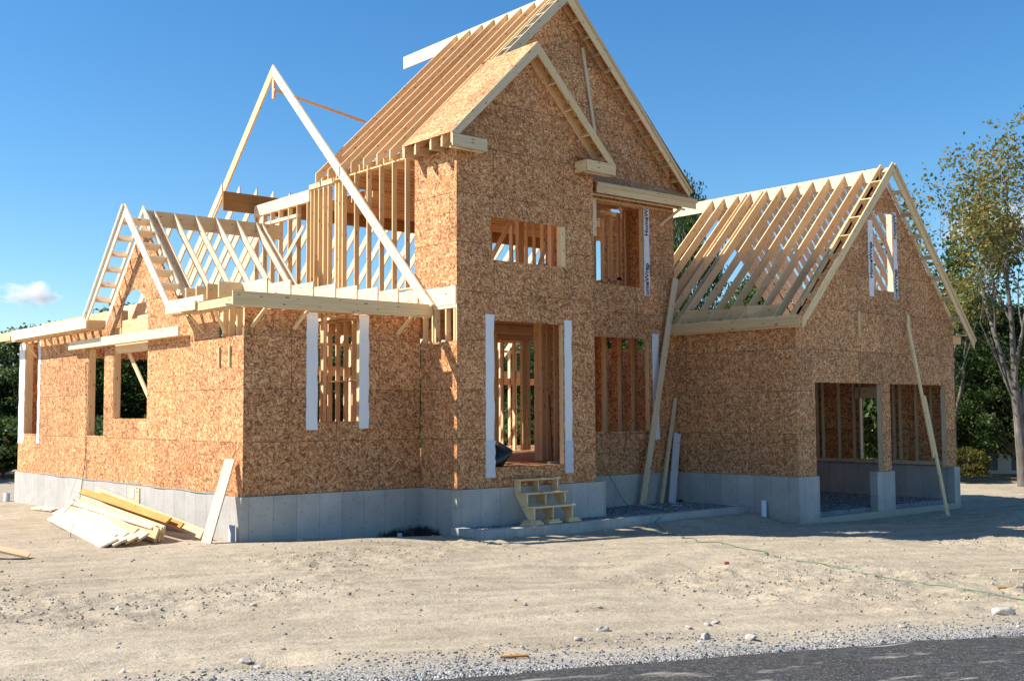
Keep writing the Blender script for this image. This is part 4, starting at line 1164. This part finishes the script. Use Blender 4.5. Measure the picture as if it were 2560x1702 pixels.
# steps to the entry
st = empty('wooden_steps', (7.3, -1.95, -.93))
tag(st, 'three-tread open wooden steps set below the entry doorway', 'steps')
def srel(o): return o
treads = [(-1.80, .19), (-2.08, -.135), (-2.36, -.46)]
for k, (yf, zt) in enumerate(treads):
    slab('tread', (6.62, yf, zt - .045), (8.08, yf + .29 if k else -1.56, zt), (1, 0, 0), st, M['pine'])
for x in (6.68, 7.30, 7.96):
    poly = [(x, -1.58, .14), (x, -1.78, .14), (x, -1.78, -.185), (x, -2.06, -.185), (x, -2.06, -.51), (x, -2.33, -.51), (x, -2.33, -.79), (x, -2.10, -.79), (x, -1.62, -.22), (x, -1.58, -.12)]
    # split into convex pieces of one stringer mesh
    m = MB()
    of = roff()
    m.prism([(x, -1.58, .14), (x, -1.78, .14), (x, -1.78, -.185), (x, -1.62, -.22), (x, -1.58, -.12)], (.045, 0, 0), (0, -1, -1), of)
    m.prism([(x, -1.78, -.185), (x, -2.06, -.185), (x, -2.06, -.51), (x, -1.865, -.51), (x, -1.62, -.22)], (.045, 0, 0), (0, -1, -1), of)
    m.prism([(x, -2.06, -.51), (x, -2.33, -.51), (x, -2.33, -.79), (x, -2.10, -.79), (x, -1.865, -.51)], (.045, 0, 0), (0, -1, -1), of)
    m.build('stringer', M['pine'], st)
    nb = 3 if x < 7 else 2
    for j in range(nb):
        gg = .10 + .055 * j
        slab('support_block', (x - gg - .05, -2.40 - .03 * j, -.79 - .052 * (j + 1) + .002), (x + gg + .08, -2.08, -.79 - .052 * j), (1, 0, 0), st, M['pine'])

# pipes
def tube(name, pts, r, mat, parent=None, sides=10, caps=True):
    v, f = [], []
    pts = [V(p) for p in pts]
    n = len(pts)
    up0 = V((0, 0, 1))
    for i, p in enumerate(pts):
        d = (pts[min(i + 1, n - 1)] - pts[max(i - 1, 0)]).normalized()
        a = d.orthogonal() if i == 0 else (a - d * a.dot(d))
        a = a.normalized(); b = d.cross(a)
        rr = r if not hasattr(r, '__len__') else r[i]
        v += [p + (a * math.cos(6.2832 * k / sides) + b * math.sin(6.2832 * k / sides)) * rr for k in range(sides)]
    for i in range(n - 1):
        for k in range(sides):
            k2 = (k + 1) % sides
            f.append((i * sides + k, i * sides + k2, (i + 1) * sides + k2, (i + 1) * sides + k))
    if caps:
        f.append(tuple(range(sides))[::-1]); f.append(tuple(range((n - 1) * sides, n * sides)))
    return link(name, mesh_from(name, v, f, None, True), mat, parent)
def pipe(x, y, z0, z1, r, label, mat):
    o = empty('drain_pipe', (x, y, z0))
    tag(o, label, 'pipe')
    # hollow open top
    v, f, n = [], [], 24
    for (rr, z) in ((r, z0 - .3), (r, z1), (r * .9, z1), (r * .9, z1 - .25)):
        v += [(x + rr * math.cos(6.2832 * k / n), y + rr * math.sin(6.2832 * k / n), z) for k in range(n)]
    for i in range(3):
        f += [(i * n + k, i * n + (k + 1) % n, (i + 1) * n + (k + 1) % n, (i + 1) * n + k) for k in range(n)]
    link('pipe_body', mesh_from('pipe_body', v, f, None, True), mat, o)
    return o
pp = pipe(-.17, .16, -1.0, -.62, .075, 'grey plastic pipe standing at the sunlit foundation corner beside the thick plank', M['pvc'])
pipe(3.85, -.62, -1.2, -1.03, .06, 'short pale pipe stub in the dark trench of the inside corner', M['pvc'])
pipe(14.90, -3.05, -1.3, -.70, .075, 'white plastic pipe standing against the shaded garage side foundation', M['pvc_white'])
pipe(-.20, 16.6, -1.0, -.72, .10, 'squat grey pipe at the far left end of the foundation', M['pvc'])

# cords and cables
CORD = [(11.66, .36, .42), (12.0, .34, .02), (12.35, .30, -.50), (12.66, .20, -.90), (12.62, -.4, -.90), (12.2, -1.2, -.90), (11.85, -2.0, -.90), (11.6, -2.34, -.85), (10.9, -2.60, -1.02),
        (10.59, -2.76, None), (9.6, -4.2, None), (9.03, -5.11, None), (8.70, -5.35, None), (8.85, -5.6, None), (8.44, -6.08, None), (8.63, -6.57, None), (8.04, -7.65, None), (7.66, -8.57, None), (7.40, -8.75, None), (7.55, -9.0, None), (7.23, -9.33, None), (7.14, -10.27, None), (6.67, -11.43, None), (6.2, -12.8, None), (6.05, -13.67, None), (5.69, -14.41, None), (5.52, -15.04, None), (5.45, -16.0, None), (5.6, -17.2, None)]
def smooth_path(P, sub=5, lift=.012):
    out = []
    P = [V((p[0], p[1], p[2] if p[2] is not None else 0)) for p in P]
    return P
def catmull(P, sub=6):
    out = []
    n = len(P)
    for i in range(n - 1):
        p0, p1, p2, p3 = P[max(i - 1, 0)], P[i], P[i + 1], P[min(i + 2, n - 1)]
        for k in range(sub):
            t = k / sub
            out.append(.5 * ((2 * p1) + (p2 - p0) * t + (2 * p0 - 5 * p1 + 4 * p2 - p3) * t * t + (3 * p1 - p0 - 3 * p2 + p3) * t ** 3))
    out.append(P[-1])
    return out
cp = [V((a, b, c if c is not None else gz(a, b) + .012)) for a, b, c in CORD]
cp = catmull(cp, 7)
cp = [V((p.x, p.y, max(p.z, gz(p.x, p.y) + .010) if p.y < -2.75 else p.z)) for p in cp]
tag(tube('extension_cord', cp, .009, M['cord'], None, 6), 'thin green extension cord snaking from the house across the dirt to the right', 'cord')
wire = [V((-.03, 9.92, 3.4)), V((-.03, 9.84, 2.4)), V((-.025, 9.80, 1.4)), V((-.025, 9.83, .5)), V((-.08, 9.85, 0)), V((-.12, 9.95, -.6)), V((-.3, 9.6, -.92)), V((-.9, 8.2, -.45)), V((-1.1, 7.6, -.50)), V((-1.5, 7.2, -.72))]
tag(tube('hanging_cable', catmull(wire, 5), .010, M['cable'], None, 5), 'dark cable hanging down the sunlit left wall onto the lumber pile', 'cable')
sill = [V((-.075, 13.6 - .5 * k, .02 + .018 * math.sin(k * 1.3) + (.02 if 12 < k < 18 else 0))) for k in range(27)]
tag(tube('sill_cable', catmull(sill, 3), .011, M['cable_blue'], None, 5), 'pale blue cable lying along the ledge at the top of the left foundation', 'cable')
tag(tube('pull_string', [V((-.03, 9.3, .9)), V((-.35, 10.9, .05)), V((-.9, 12.6, -.95))], .006, M['grey_pine'], None, 4), 'thin taut string slanting from the left wall down to the dirt', 'string')
tag(tube('wire_stake', [V((-2.73, 3.11, -1.05)), V((-2.70, 3.13, -.8)), V((-2.62, 3.2, -.62))], .007, M['cable'], None, 5), 'bent wire stake stuck in the dirt before the lumber pile', 'stake')

# entry clutter: bag, broom
def bag():
    v, f = ICO3
    co = v.copy() * np.array([.36, .36, .42])
    g = np.random.default_rng(4)
    for k in range(14):
        dv = g.normal(size=3); dv /= np.linalg.norm(dv)
        co += (np.maximum(0, (v @ dv) - .75) * g.uniform(-.22, .22))[:, None] * dv
    co[:, 0] += .10 * np.sin(co[:, 2] * 9)
    top = np.clip((co[:, 2] - .10) / .26, 0, 1)
    co[:, :2] *= (1 - .6 * top[:, None])
    co[:, 2] = np.maximum(co[:, 2], -.28)
    me = mesh_from('trash_bag', co.tolist(), [tuple(map(int, t)) for t in f], None, True)
    o = link('trash_bag', me, M['black'])
    o.location = (6.58, -.98, .78)
    return tag(o, 'full black plastic trash bag just inside the entry doorway', 'bag')
bag()
br = empty('broom', (9.0, -.35, .5))
tag(br, 'dark handled push broom leaning inside the entry doorway', 'broom')
tube('handle', [(8.62, -.9, .53), (9.42, .10, 2.35)], .016, M['black'], br, 8)
slab('broom_head', (8.44, -.98, .50), (8.80, -.86, .56), (1, 0, 0), br, M['grey_pine'])
tag(slab('scrap_wedge', (9.05, -1.25, .496), (9.5, -1.15, .53), (1, 0, 0), None, M['fir']), 'brown offcut of lumber lying on the deck inside the entry by the right jamb', 'board')

# small litter
def lump(name, x, y, z, s, mat, label, cat, seed):
    g = np.random.default_rng(seed)
    v, f = ICO2
    co = v * np.array(s) * (1 + g.uniform(-.2, .2, (len(v), 1)))
    o = link(name, mesh_from(name, co.tolist(), [tuple(map(int, t)) for t in f], None, False), mat)
    o.location = (x, y, z)
    return tag(o, label, cat)
lump('red_scrap', 5.29, -9.45, gz(5.29, -9.45) + .025, (.06, .045, .03), M['red'], 'dark red crumpled scrap lying alone on the dirt', 'scrap', 3)
lump('red_bundle', 14.95, .16, -.88, (.10, .06, .04), M['red'], 'red strap bundle on the gravel at the foot of the white board', 'strap', 5)
bc = empty('blue_container', (6.32, -14.95, gz(6.3, -14.95)))
tag(bc, 'blue plastic drum lying on its side at the right edge of the picture', 'container')
zc = gz(6.3, -14.95) + .16
ax = V((.762, -.647, 0))
tube('drum', [V((6.085, -14.82, zc)) + ax * t for t in (0.0, .035, .55)], [.12, .16, .16], M['blue'], bc, 20)
tube('rim', [V((6.085, -14.82, zc)) + ax * t for t in (.02, .035, .06)], [.155, .166, .166], M['white'], bc, 20)
# printed paper litter on the gravel
for k, (x, y, a, lab) in enumerate(((12.75, -.25, .3, 'white paper strip by the foot of the cord on the porch gravel'), (12.7, -.75, .1, 'longest white paper strip on the porch gravel'), (13.6, -.9, -.1, 'white paper strip in the middle of the porch gravel'), (14.1, -.3, .2, 'white paper strip below the narrow leaning plank'), (14.85, -2.0, .1, 'white paper strip on the gravel beside the garage wall'), (13.1, -.1, -.5, 'crooked white paper strip by the foot of the tall plank'))):
    m = MB()
    m.bar((-.16, 0, 0), (.16, 0, 0), .05, .006, (0, 1, 0))
    o = m.build('paper_strip', M['white'])
    o.location = (x, y, -.895); o.rotation_euler = (.1, .05, a - .7)
    tag(o, lab, 'paper', 'paper strips on the porch gravel')
# ------------------------------------------------------------------ trees
def limb_mesh(segs):
    """segs: list of (p0, p1, r0, r1) tapered tubes"""
    v, f = [], []
    for p0, p1, r0, r1 in segs:
        d = (p1 - p0)
        if d.length < 1e-5: continue
        d.normalize()
        a = d.orthogonal().normalized(); b = d.cross(a)
        k = 9 if r0 > .12 else (6 if r0 > .04 else 4)
        n = len(v)
        for p, r in ((p0, r0), (p1, r1)):
            v += [p + (a * math.cos(6.2832 * i / k) + b * math.sin(6.2832 * i / k)) * r for i in range(k)]
        f += [(n + i, n + (i + 1) % k, n + k + (i + 1) % k, n + k + i) for i in range(k)]
    return mesh_from('trunk', v, f, None, True)

def leaf_mesh(name, centres, size, rng, droop=.2):
    """centres (n,3): one bent leaf (two triangles) per point"""
    n = len(centres)
    th, ph = rng.uniform(0, 6.283, n), np.arccos(rng.uniform(-1, 1, n))
    u = np.stack([np.sin(ph) * np.cos(th), np.sin(ph) * np.sin(th), np.cos(ph)], -1)
    w = np.cross(u, rng.normal(size=(n, 3))); w /= np.linalg.norm(w, axis=1, keepdims=True) + 1e-9
    s = size * rng.uniform(.6, 1.3, n)[:, None]
    nrm = np.cross(u, w)
    q = np.stack([centres - u * s, centres - w * s * .55 + nrm * s * .15, centres + u * s, centres + w * s * .55 + nrm * s * .15], 1).reshape(-1, 3)
    me = bpy.data.meshes.new(name)
    me.vertices.add(4 * n); me.vertices.foreach_set('co', q.astype(np.float32).ravel())
    me.loops.add(4 * n); me.loops.foreach_set('vertex_index', np.arange(4 * n, dtype=np.int32))
    me.polygons.add(n); me.polygons.foreach_set('loop_start', np.arange(0, 4 * n, 4, dtype=np.int32))
    me.update(calc_edges=True)
    return me

def dense_tree(seed, height, radius, n_clump, per, leaf, low=.18, r_trunk=.22, spread=.75):
    rng = np.random.default_rng(seed)
    segs = []
    top = height * .9
    pts = [V((0, 0, 0))]
    for k in range(1, 7):
        pts.append(V((rng.normal() * .12 * k * .5, rng.normal() * .12 * k * .5, top * k / 6)))
    for k in range(6):
        segs.append((pts[k], pts[k + 1], r_trunk * (1 - k / 6.3), r_trunk * (1 - (k + 1) / 6.3)))
    cents = []
    for c in range(n_clump):
        t = rng.uniform(low, 1.0)
        prof = math.sin(min(1.0, (t - low) / (1 - low) * .92 + .08) * math.pi) ** .6
        a = rng.uniform(0, 6.283)
        r = radius * prof * (rng.uniform(.25, 1.0) ** .55)
        cc = np.array([math.cos(a) * r, math.sin(a) * r, height * t])
        z0 = max(.12, t - .22) * top
        k = min(5, int(z0 / top * 6))
        j = pts[k].lerp(pts[k + 1], z0 / top * 6 - k)
        mid = j.lerp(V(cc), .55) + V((0, 0, .25))
        segs.append((j, mid, .055, .035)); segs.append((mid, V(cc), .035, .012))
        s = spread * rng.uniform(.6, 1.25)
        g = np.clip(rng.normal(size=(int(per * rng.uniform(.6, 1.3)), 3)), -1.9, 1.9) * np.array([s, s, s * .55])
        cents.append(g + cc)
    cents = np.concatenate(cents)
    cents = cents[cents[:, 2] > .4]
    return limb_mesh(segs), leaf_mesh('crown', cents, leaf, rng)

def add_tree(name, tm, cm, leafmat, loc, sc, rot, label, cat='tree', group=None):
    o = empty(name, loc)
    tag(o, label, cat, group)
    o.scale = sc if hasattr(sc, '__len__') else (sc, sc, sc); o.rotation_euler = (0, 0, rot)
    for nm, me, mt in (('trunk', tm, M['bark']), ('crown', cm, leafmat)):
        if me is None: continue
        c = bpy.data.objects.new(nm, me)
        if not me.materials: me.materials.append(mt)
        elif me.materials[0] != mt:
            c.data = me = me.copy(); me.materials.clear(); me.materials.append(mt)
        COL.objects.link(c)
        c.parent = o
    return o

def grow(segs, tips, p, d, length, r, lev, rng, up=.25, wob=.18, kids=(3, 3, 3, 2), ratio=.62):
    n = 4 if lev < 2 else 3
    q = p.copy()
    dd = d.copy()
    for k in range(n):
        dd = (dd + V(rng.normal(size=3)) * wob * .6 + V((0, 0, up * .35))).normalized()
        q2 = q + dd * (length / n)
        ra, rb = r * (1 - .55 * k / n), r * (1 - .55 * (k + 1) / n)
        segs.append((q, q2, ra, rb))
        q = q2
        if lev < len(kids) and k >= 1:
            m = kids[lev] if k == n - 1 else max(1, kids[lev] - 1)
            for _ in range(m):
                side = V(rng.normal(size=3)); side = (side - dd * side.dot(dd)).normalized()
                nd = (dd * rng.uniform(.5, 1.0) + side * rng.uniform(.45, .85)).normalized()
                grow(segs, tips, q, nd, length * ratio * rng.uniform(.7, 1.1), rb * .62, lev + 1, rng, up, wob, kids, ratio)
        elif lev >= len(kids):
            tips.append(q.copy())
    if lev >= len(kids) - 1: tips.append(q.copy())

def airy_tree(seed, stems, leaf_per_tip, leaf, spread, kids, keep=1.0, trunk=None):
    rng = np.random.default_rng(seed)
    segs, tips = list(trunk or []), []
    for p, d, L, r in stems:
        grow(segs, tips, V(p), V(d).normalized(), L, r, 0, rng, up=.32, wob=.16, kids=kids)
    segs = [s for s in segs if s[2] > .004]
    T = np.array([t[:] for t in tips])
    T = T[rng.random(len(T)) < keep]
    c = np.repeat(T, leaf_per_tip, 0)
    c = c + rng.normal(size=c.shape) * spread
    return limb_mesh(segs), leaf_mesh('crown', c, leaf, rng)

# tall airy roadside tree on the right
tt = [(V((0, 0, -.3)), V((-.10, 0, 1.2)), .25, .22), (V((-.10, 0, 1.2)), V((-.16, .05, 2.8)), .22, .20), (V((-.16, .05, 2.8)), V((-.30, .1, 4.1)), .20, .18)]
tm, cm = airy_tree(21, [((-.30, .1, 4.0), (-.16, .14, 1), 5.2, .13), ((-.28, .1, 4.1), (.02, .03, 1), 5.7, .14), ((-.16, .05, 2.6), (.10, -.10, 1), 6.0, .12), ((-.28, .1, 4.1), (-.10, -.14, 1), 5.2, .09), ((-.2, .06, 3.3), (-.36, .26, 1), 4.0, .06)],
                   10, .10, .25, (2, 3, 2), .60, tt)
add_tree('tall_tree', tm, cm, M['leaf_fall'], (35.75, -.75, -1.36), 1.0, 0.0, 'tall airy tree with turning orange leaves and a forked grey trunk at the right edge')
# thin, nearly bare tree behind the garage gable
tm, cm = airy_tree(5, [((0, 0, 3.0), (.12, .05, 1), 5.0, .10), ((0, 0, 2.4), (-.3, .1, 1), 5.2, .09), ((0, 0, 3.2), (.38, -.3, 1), 4.2, .08)], 4, .11, .30, (2, 2, 2), .55,
                   [(V((0, 0, 0)), V((0, 0, 3.3)), .17, .11)])
add_tree('thin_tree', tm, cm, M['leaf_fall'], (36.6, 6.4, -1.3), 1.12, 1.0, 'thin sparse tree with few leaves showing past the garage gable')
tm, cm = airy_tree(15, [((0, 0, 2.0), (.12, .05, 1), 4.2, .09), ((0, 0, 2.4), (-.3, .1, 1), 4.0, .08)], 7, .12, .30, (2, 2, 2), .7,
                   [(V((0, 0, 0)), V((0, 0, 2.5)), .15, .10)])
add_tree('thin_tree', tm, cm, M['leaf_mid'], (37.4, 3.2, -1.3), 1.1, 2.2, 'slim green and orange tree between the garage gable and the tall tree')

DT = [dense_tree(31, 9.0, 3.4, 130, 270, .105, spread=.56), dense_tree(32, 10.0, 3.0, 125, 270, .105, spread=.52), dense_tree(33, 8.0, 3.8, 140, 260, .105, spread=.56)]
SH = dense_tree(34, 2.2, 1.5, 50, 120, .10, .15, .05, .30)
# trees right behind the garage: base point, scale, rotation, material, label
NEAR = [((40.5, 1.6, -1.3), 0, .86, .4, 'leaf_dark', 'dark green tree between the garage corner and the tall tree trunk'),
        ((43.5, 5.0, -1.3), 2, 1.05, 1.7, 'leaf_mid', 'broad mid green tree rising behind the garage right eave'),
        ((45.5, -.8, -1.3), 1, .74, 2.6, 'leaf_dark', 'dark tree behind the tall tree trunk at the right edge'),
        ((34.2, 11.2, -1.2), 1, .92, 3.3, 'leaf_mid', 'green tree seen through the garage rafters'),
        ((36.5, 13.4, -1.2), 1, .98, 4.3, 'leaf_mid', 'narrow green tree seen through the left garage rafters'),
        ((39.5, 21.3, -1.2), 0, (.66, .66, 1.84), 5.2, 'leaf_dark', 'tall dark tree topping out just right of the main gable'),
        ((47.5, 8.5, -1.2), 0, 1.0, .9, 'leaf_dark', 'dark green tree far behind the garage roof')]
for loc, k, sc, rot, mt, lab in NEAR:
    add_tree('leafy_tree', DT[k][0], DT[k][1], M[mt], loc, sc if hasattr(sc, '__len__') else (sc * 1.05, sc * 1.05, sc), rot, lab, 'tree', 'leafy trees behind the garage')
# wood line behind the house on the left
rng = np.random.default_rng(77)
LABS = ['wood line tree at the far left edge of the picture', 'wood line tree just left of the house corner', 'wood line tree behind the far window of the left wall', 'wood line tree seen through the narrow window of the left wall',
        'wood line tree seen through the arched window', 'wood line tree whose top shows in the arch', 'wood line tree behind the front wing window', 'wood line tree behind the open stud wall',
        'wood line tree seen left of the entry studs', 'wood line tree seen through the entry doorway', 'wood line tree behind the entry posts', 'wood line tree behind the recessed window', 'wood line tree beyond the upper bay window', 'wood line tree behind the main house and garage']
az0 = [11.3, 14.6, 17.2, 19.4, 21.4, 23.9, 28.0, 31.5, 35.0, 38.2, 41.6, 45.0, 48.5, 52.0]
for k, az in enumerate(az0):
    D = 64 + rng.uniform(-3, 6)
    a = DEG(az)
    sc = [.62, .70, .84, .92, 1.0, 1.06, .95, .9, .9, .95, .95, .95, .95, 1.0][k]
    m_ = M['leaf_mid'] if k in (0, 3, 4, 5, 9, 12) else M['leaf_dark']
    d_ = DT[k % 3]
    add_tree('wood_line_tree', d_[0], d_[1], m_, (CAM.x + math.sin(a) * D, CAM.y + math.cos(a) * D, -1.15), (sc * 1.15, sc * 1.15, sc * 8.6 / [9.0, 10.0, 8.0][k % 3]), rng.uniform(0, 6), LABS[k], 'tree', 'trees of the wood line behind the house')
# undergrowth closing the foot of the wood line
for k, az in enumerate([10.2, 12.8, 16.0, 18.3, 20.6, 22.8, 36.5, 40.0, 43.2, 57.1, 58.4]):
    a = DEG(az)
    D = 58 + rng.uniform(-2, 2)
    add_tree('undergrowth_bush', SH[0], SH[1], M['leaf_mid'] if k % 2 else M['leaf_dark'], (CAM.x + math.sin(a) * D, CAM.y + math.cos(a) * D, -1.15), (1.5, 1.5, 1.2 if k < 9 else 2.2), rng.uniform(0, 6),
             ['bush at the far left edge under the wood line', 'bush left of the house corner', 'bush below the far left window', 'bush behind the narrow left window', 'bush behind the arched window sill', 'bush behind the arched window on its right', 'bush seen low through the entry on the left', 'bush seen low in the middle of the entry', 'bush seen low behind the recess', 'bush seen through the left side of the garage window', 'bush seen through the right side of the garage window'][k], 'bush', 'bushes under the wood line')
add_tree('yellow_shrub', SH[0], SH[1], M['leaf_shrub'], (36.6, 2.2, -1.3), (.60, .60, .62), .5, 'yellow green shrub beside the right garage foundation corner', 'shrub')

# ------------------------------------------------------------------ neighbour's house in the shade of the trees
nb = empty('neighbour_house', (45.6, 3.2, -1.3))
tag(nb, 'low grey blue neighbour house half hidden under the trees at right', 'house')
NM = Matrix.Translation((45.6, 3.2, -1.3)) @ Matrix.Rotation(DEG(-55), 4, 'Z') @ Matrix.Scale(.72, 4, (1, 0, 0))
def nslab(name, lo, hi, mat, parent):
    m = MB(); m.box(lo, hi)
    m.v = [NM @ p for p in m.v]
    return m.build(name, mat, parent)
nw = nslab('wall', (-4.0, 0, -.3), (4.0, 6, 2.6), M['siding'], nb)
m = MB()
m.prism([(-4.4, -.4, 2.55), (-4.4, 3.0, 4.4), (-4.4, 6.4, 2.55)], (8.8, 0, 0))
m.v = [NM @ p for p in m.v]
m.build('roof', M['shingle'], nb)
nslab('door', (-2.6, -.04, 0), (-1.7, -.003, 2.05), M['white'], nw)
for x in (-.6, 1.9):
    w = nslab('window', (x, -.05, .9), (x + 1.2, -.003, 2.0), M['white'], nb)
    nslab('pane', (x + .07, -.062, .97), (x + 1.13, -.052, 1.93), M['pane'], w)
nslab('trim_board', (-4.0, -.03, -.1), (4.0, -.004, .12), M['white'], nb)
# ------------------------------------------------------------------ clouds
def cloud_mat(name, dens, seed, sc):
    m = bpy.data.materials.new(name)
    m.use_nodes = True
    nt = m.node_tree
    nt.nodes.remove(nt.nodes['Principled BSDF'])
    N = NT(nt)
    oc = N.n('ShaderNodeTexCoord').outputs['Object']
    r = N.vmath('LENGTH', oc)
    big = N.noise(N.mapping(oc, scale=sc, loc=(seed, seed * .3, 0)), 1.0, 6, 0.62, 0.3)
    d = N.math('SUBTRACT', N.math('ADD', N.math('SUBTRACT', 1.0, r), N.math('MULTIPLY', N.math('SUBTRACT', big, 0.5), 2.6)), 0.30)
    d = N.math('MULTIPLY', N.math('MULTIPLY', d, 1.8, clamp=True), dens)
    pv = N.n('ShaderNodeVolumePrincipled', {'Color': (1, 1, 1, 1), 'Density': d, 'Anisotropy': 0.3})
    nt.links.new(pv.outputs[0], nt.nodes['Material Output'].inputs['Volume'])
    return m
def cloud(centre, size, label, dens, seed, sc):
    v, f = ICO3
    me = mesh_from('cloud', (v * 1.0).tolist(), [tuple(map(int, t)) for t in f], None, True)
    o = link('cloud', me, cloud_mat('cloud_vapour', dens, seed, sc))
    o.location = centre
    o.scale = size
    d = V(centre) - CAM
    o.rotation_euler = (0, 0, -math.atan2(d.x, d.y))
    return tag(o, label, 'cloud', 'fair weather clouds')
cloud((468, 1530, 163), (50, 32, 20), 'small white cloud low in the sky left of the house', .10, 3.1, (1.6, 1.6, 1.3))
cloud((1480, 690, 250), (120, 60, 50), 'faint white cloud behind the tall tree at right', .05, 9.4, (1.8, 1.8, 1.6))

# ------------------------------------------------------------------ sun, sky, camera
SUN = V((0.8, -0.6, -0.92)).normalized()
sun = bpy.data.lights.new('sun', 'SUN')
sun.energy = 4.5
sun.angle = DEG(0.53)
sun.color = (1.0, 0.93, 0.83)
so = bpy.data.objects.new('sun', sun)
so.rotation_euler = SUN.to_track_quat('-Z', 'Y').to_euler()
so.location = (-40, 30, 60)
COL.objects.link(so)

W = bpy.data.worlds.new('World')
S.world = W
W.use_nodes = True
nt = W.node_tree
sky = nt.nodes.new('ShaderNodeTexSky')
sky.sky_type = 'NISHITA'
sky.sun_disc = False
sky.sun_elevation = math.asin(-SUN.z)
sky.sun_rotation = DEG(-53.13)
sky.altitude = 100
sky.air_density = 1.0
sky.dust_density = 0.35
sky.ozone_density = 2.6
hs = nt.nodes.new('ShaderNodeHueSaturation')          # a deep, clear autumn sky
hs.inputs['Saturation'].default_value = 1.30
nt.links.new(sky.outputs[0], hs.inputs['Color'])
mx = nt.nodes.new('ShaderNodeMix'); mx.data_type = 'RGBA'; mx.blend_type = 'MULTIPLY'
mx.inputs[0].default_value = 1.0
mx.inputs[7].default_value = (0.86, 0.97, 1.0, 1)
nt.links.new(hs.outputs[0], mx.inputs[6])
nt.links.new(mx.outputs[2], nt.nodes['Background'].inputs['Color'])
nt.nodes['Background'].inputs['Strength'].default_value = 0.088

cam = bpy.data.cameras.new('camera')
cam.sensor_width = 36.0
cam.lens = 2814.2 / 2560 * 36
cam.clip_end = 5000
cam.clip_start = 0.1
co = bpy.data.objects.new('camera', cam)
yaw, pitch, roll = DEG(40.31244), DEG(3.7039), DEG(0.29914)
f = V((math.sin(yaw) * math.cos(pitch), math.cos(yaw) * math.cos(pitch), math.sin(pitch)))
r = V((math.cos(yaw), -math.sin(yaw), 0)); d = f.cross(r)
r2 = r * math.cos(roll) + d * math.sin(roll)
d2 = -r * math.sin(roll) + d * math.cos(roll)
u = -d2
co.matrix_world = Matrix(((r2.x, u.x, -f.x, CAM.x), (r2.y, u.y, -f.y, CAM.y), (r2.z, u.z, -f.z, CAM.z), (0, 0, 0, 1)))
COL.objects.link(co)
S.camera = co

S.view_settings.view_transform = 'Standard'
S.view_settings.look = 'None'
S.view_settings.gamma = 1.0
S.view_settings.exposure = 0.95
c = S.cycles
c.max_bounces = 8
c.diffuse_bounces = 5
c.transparent_max_bounces = 12
c.volume_bounces = 4
c.use_denoising = True
c.use_adaptive_sampling = True
c.adaptive_threshold = 0.01
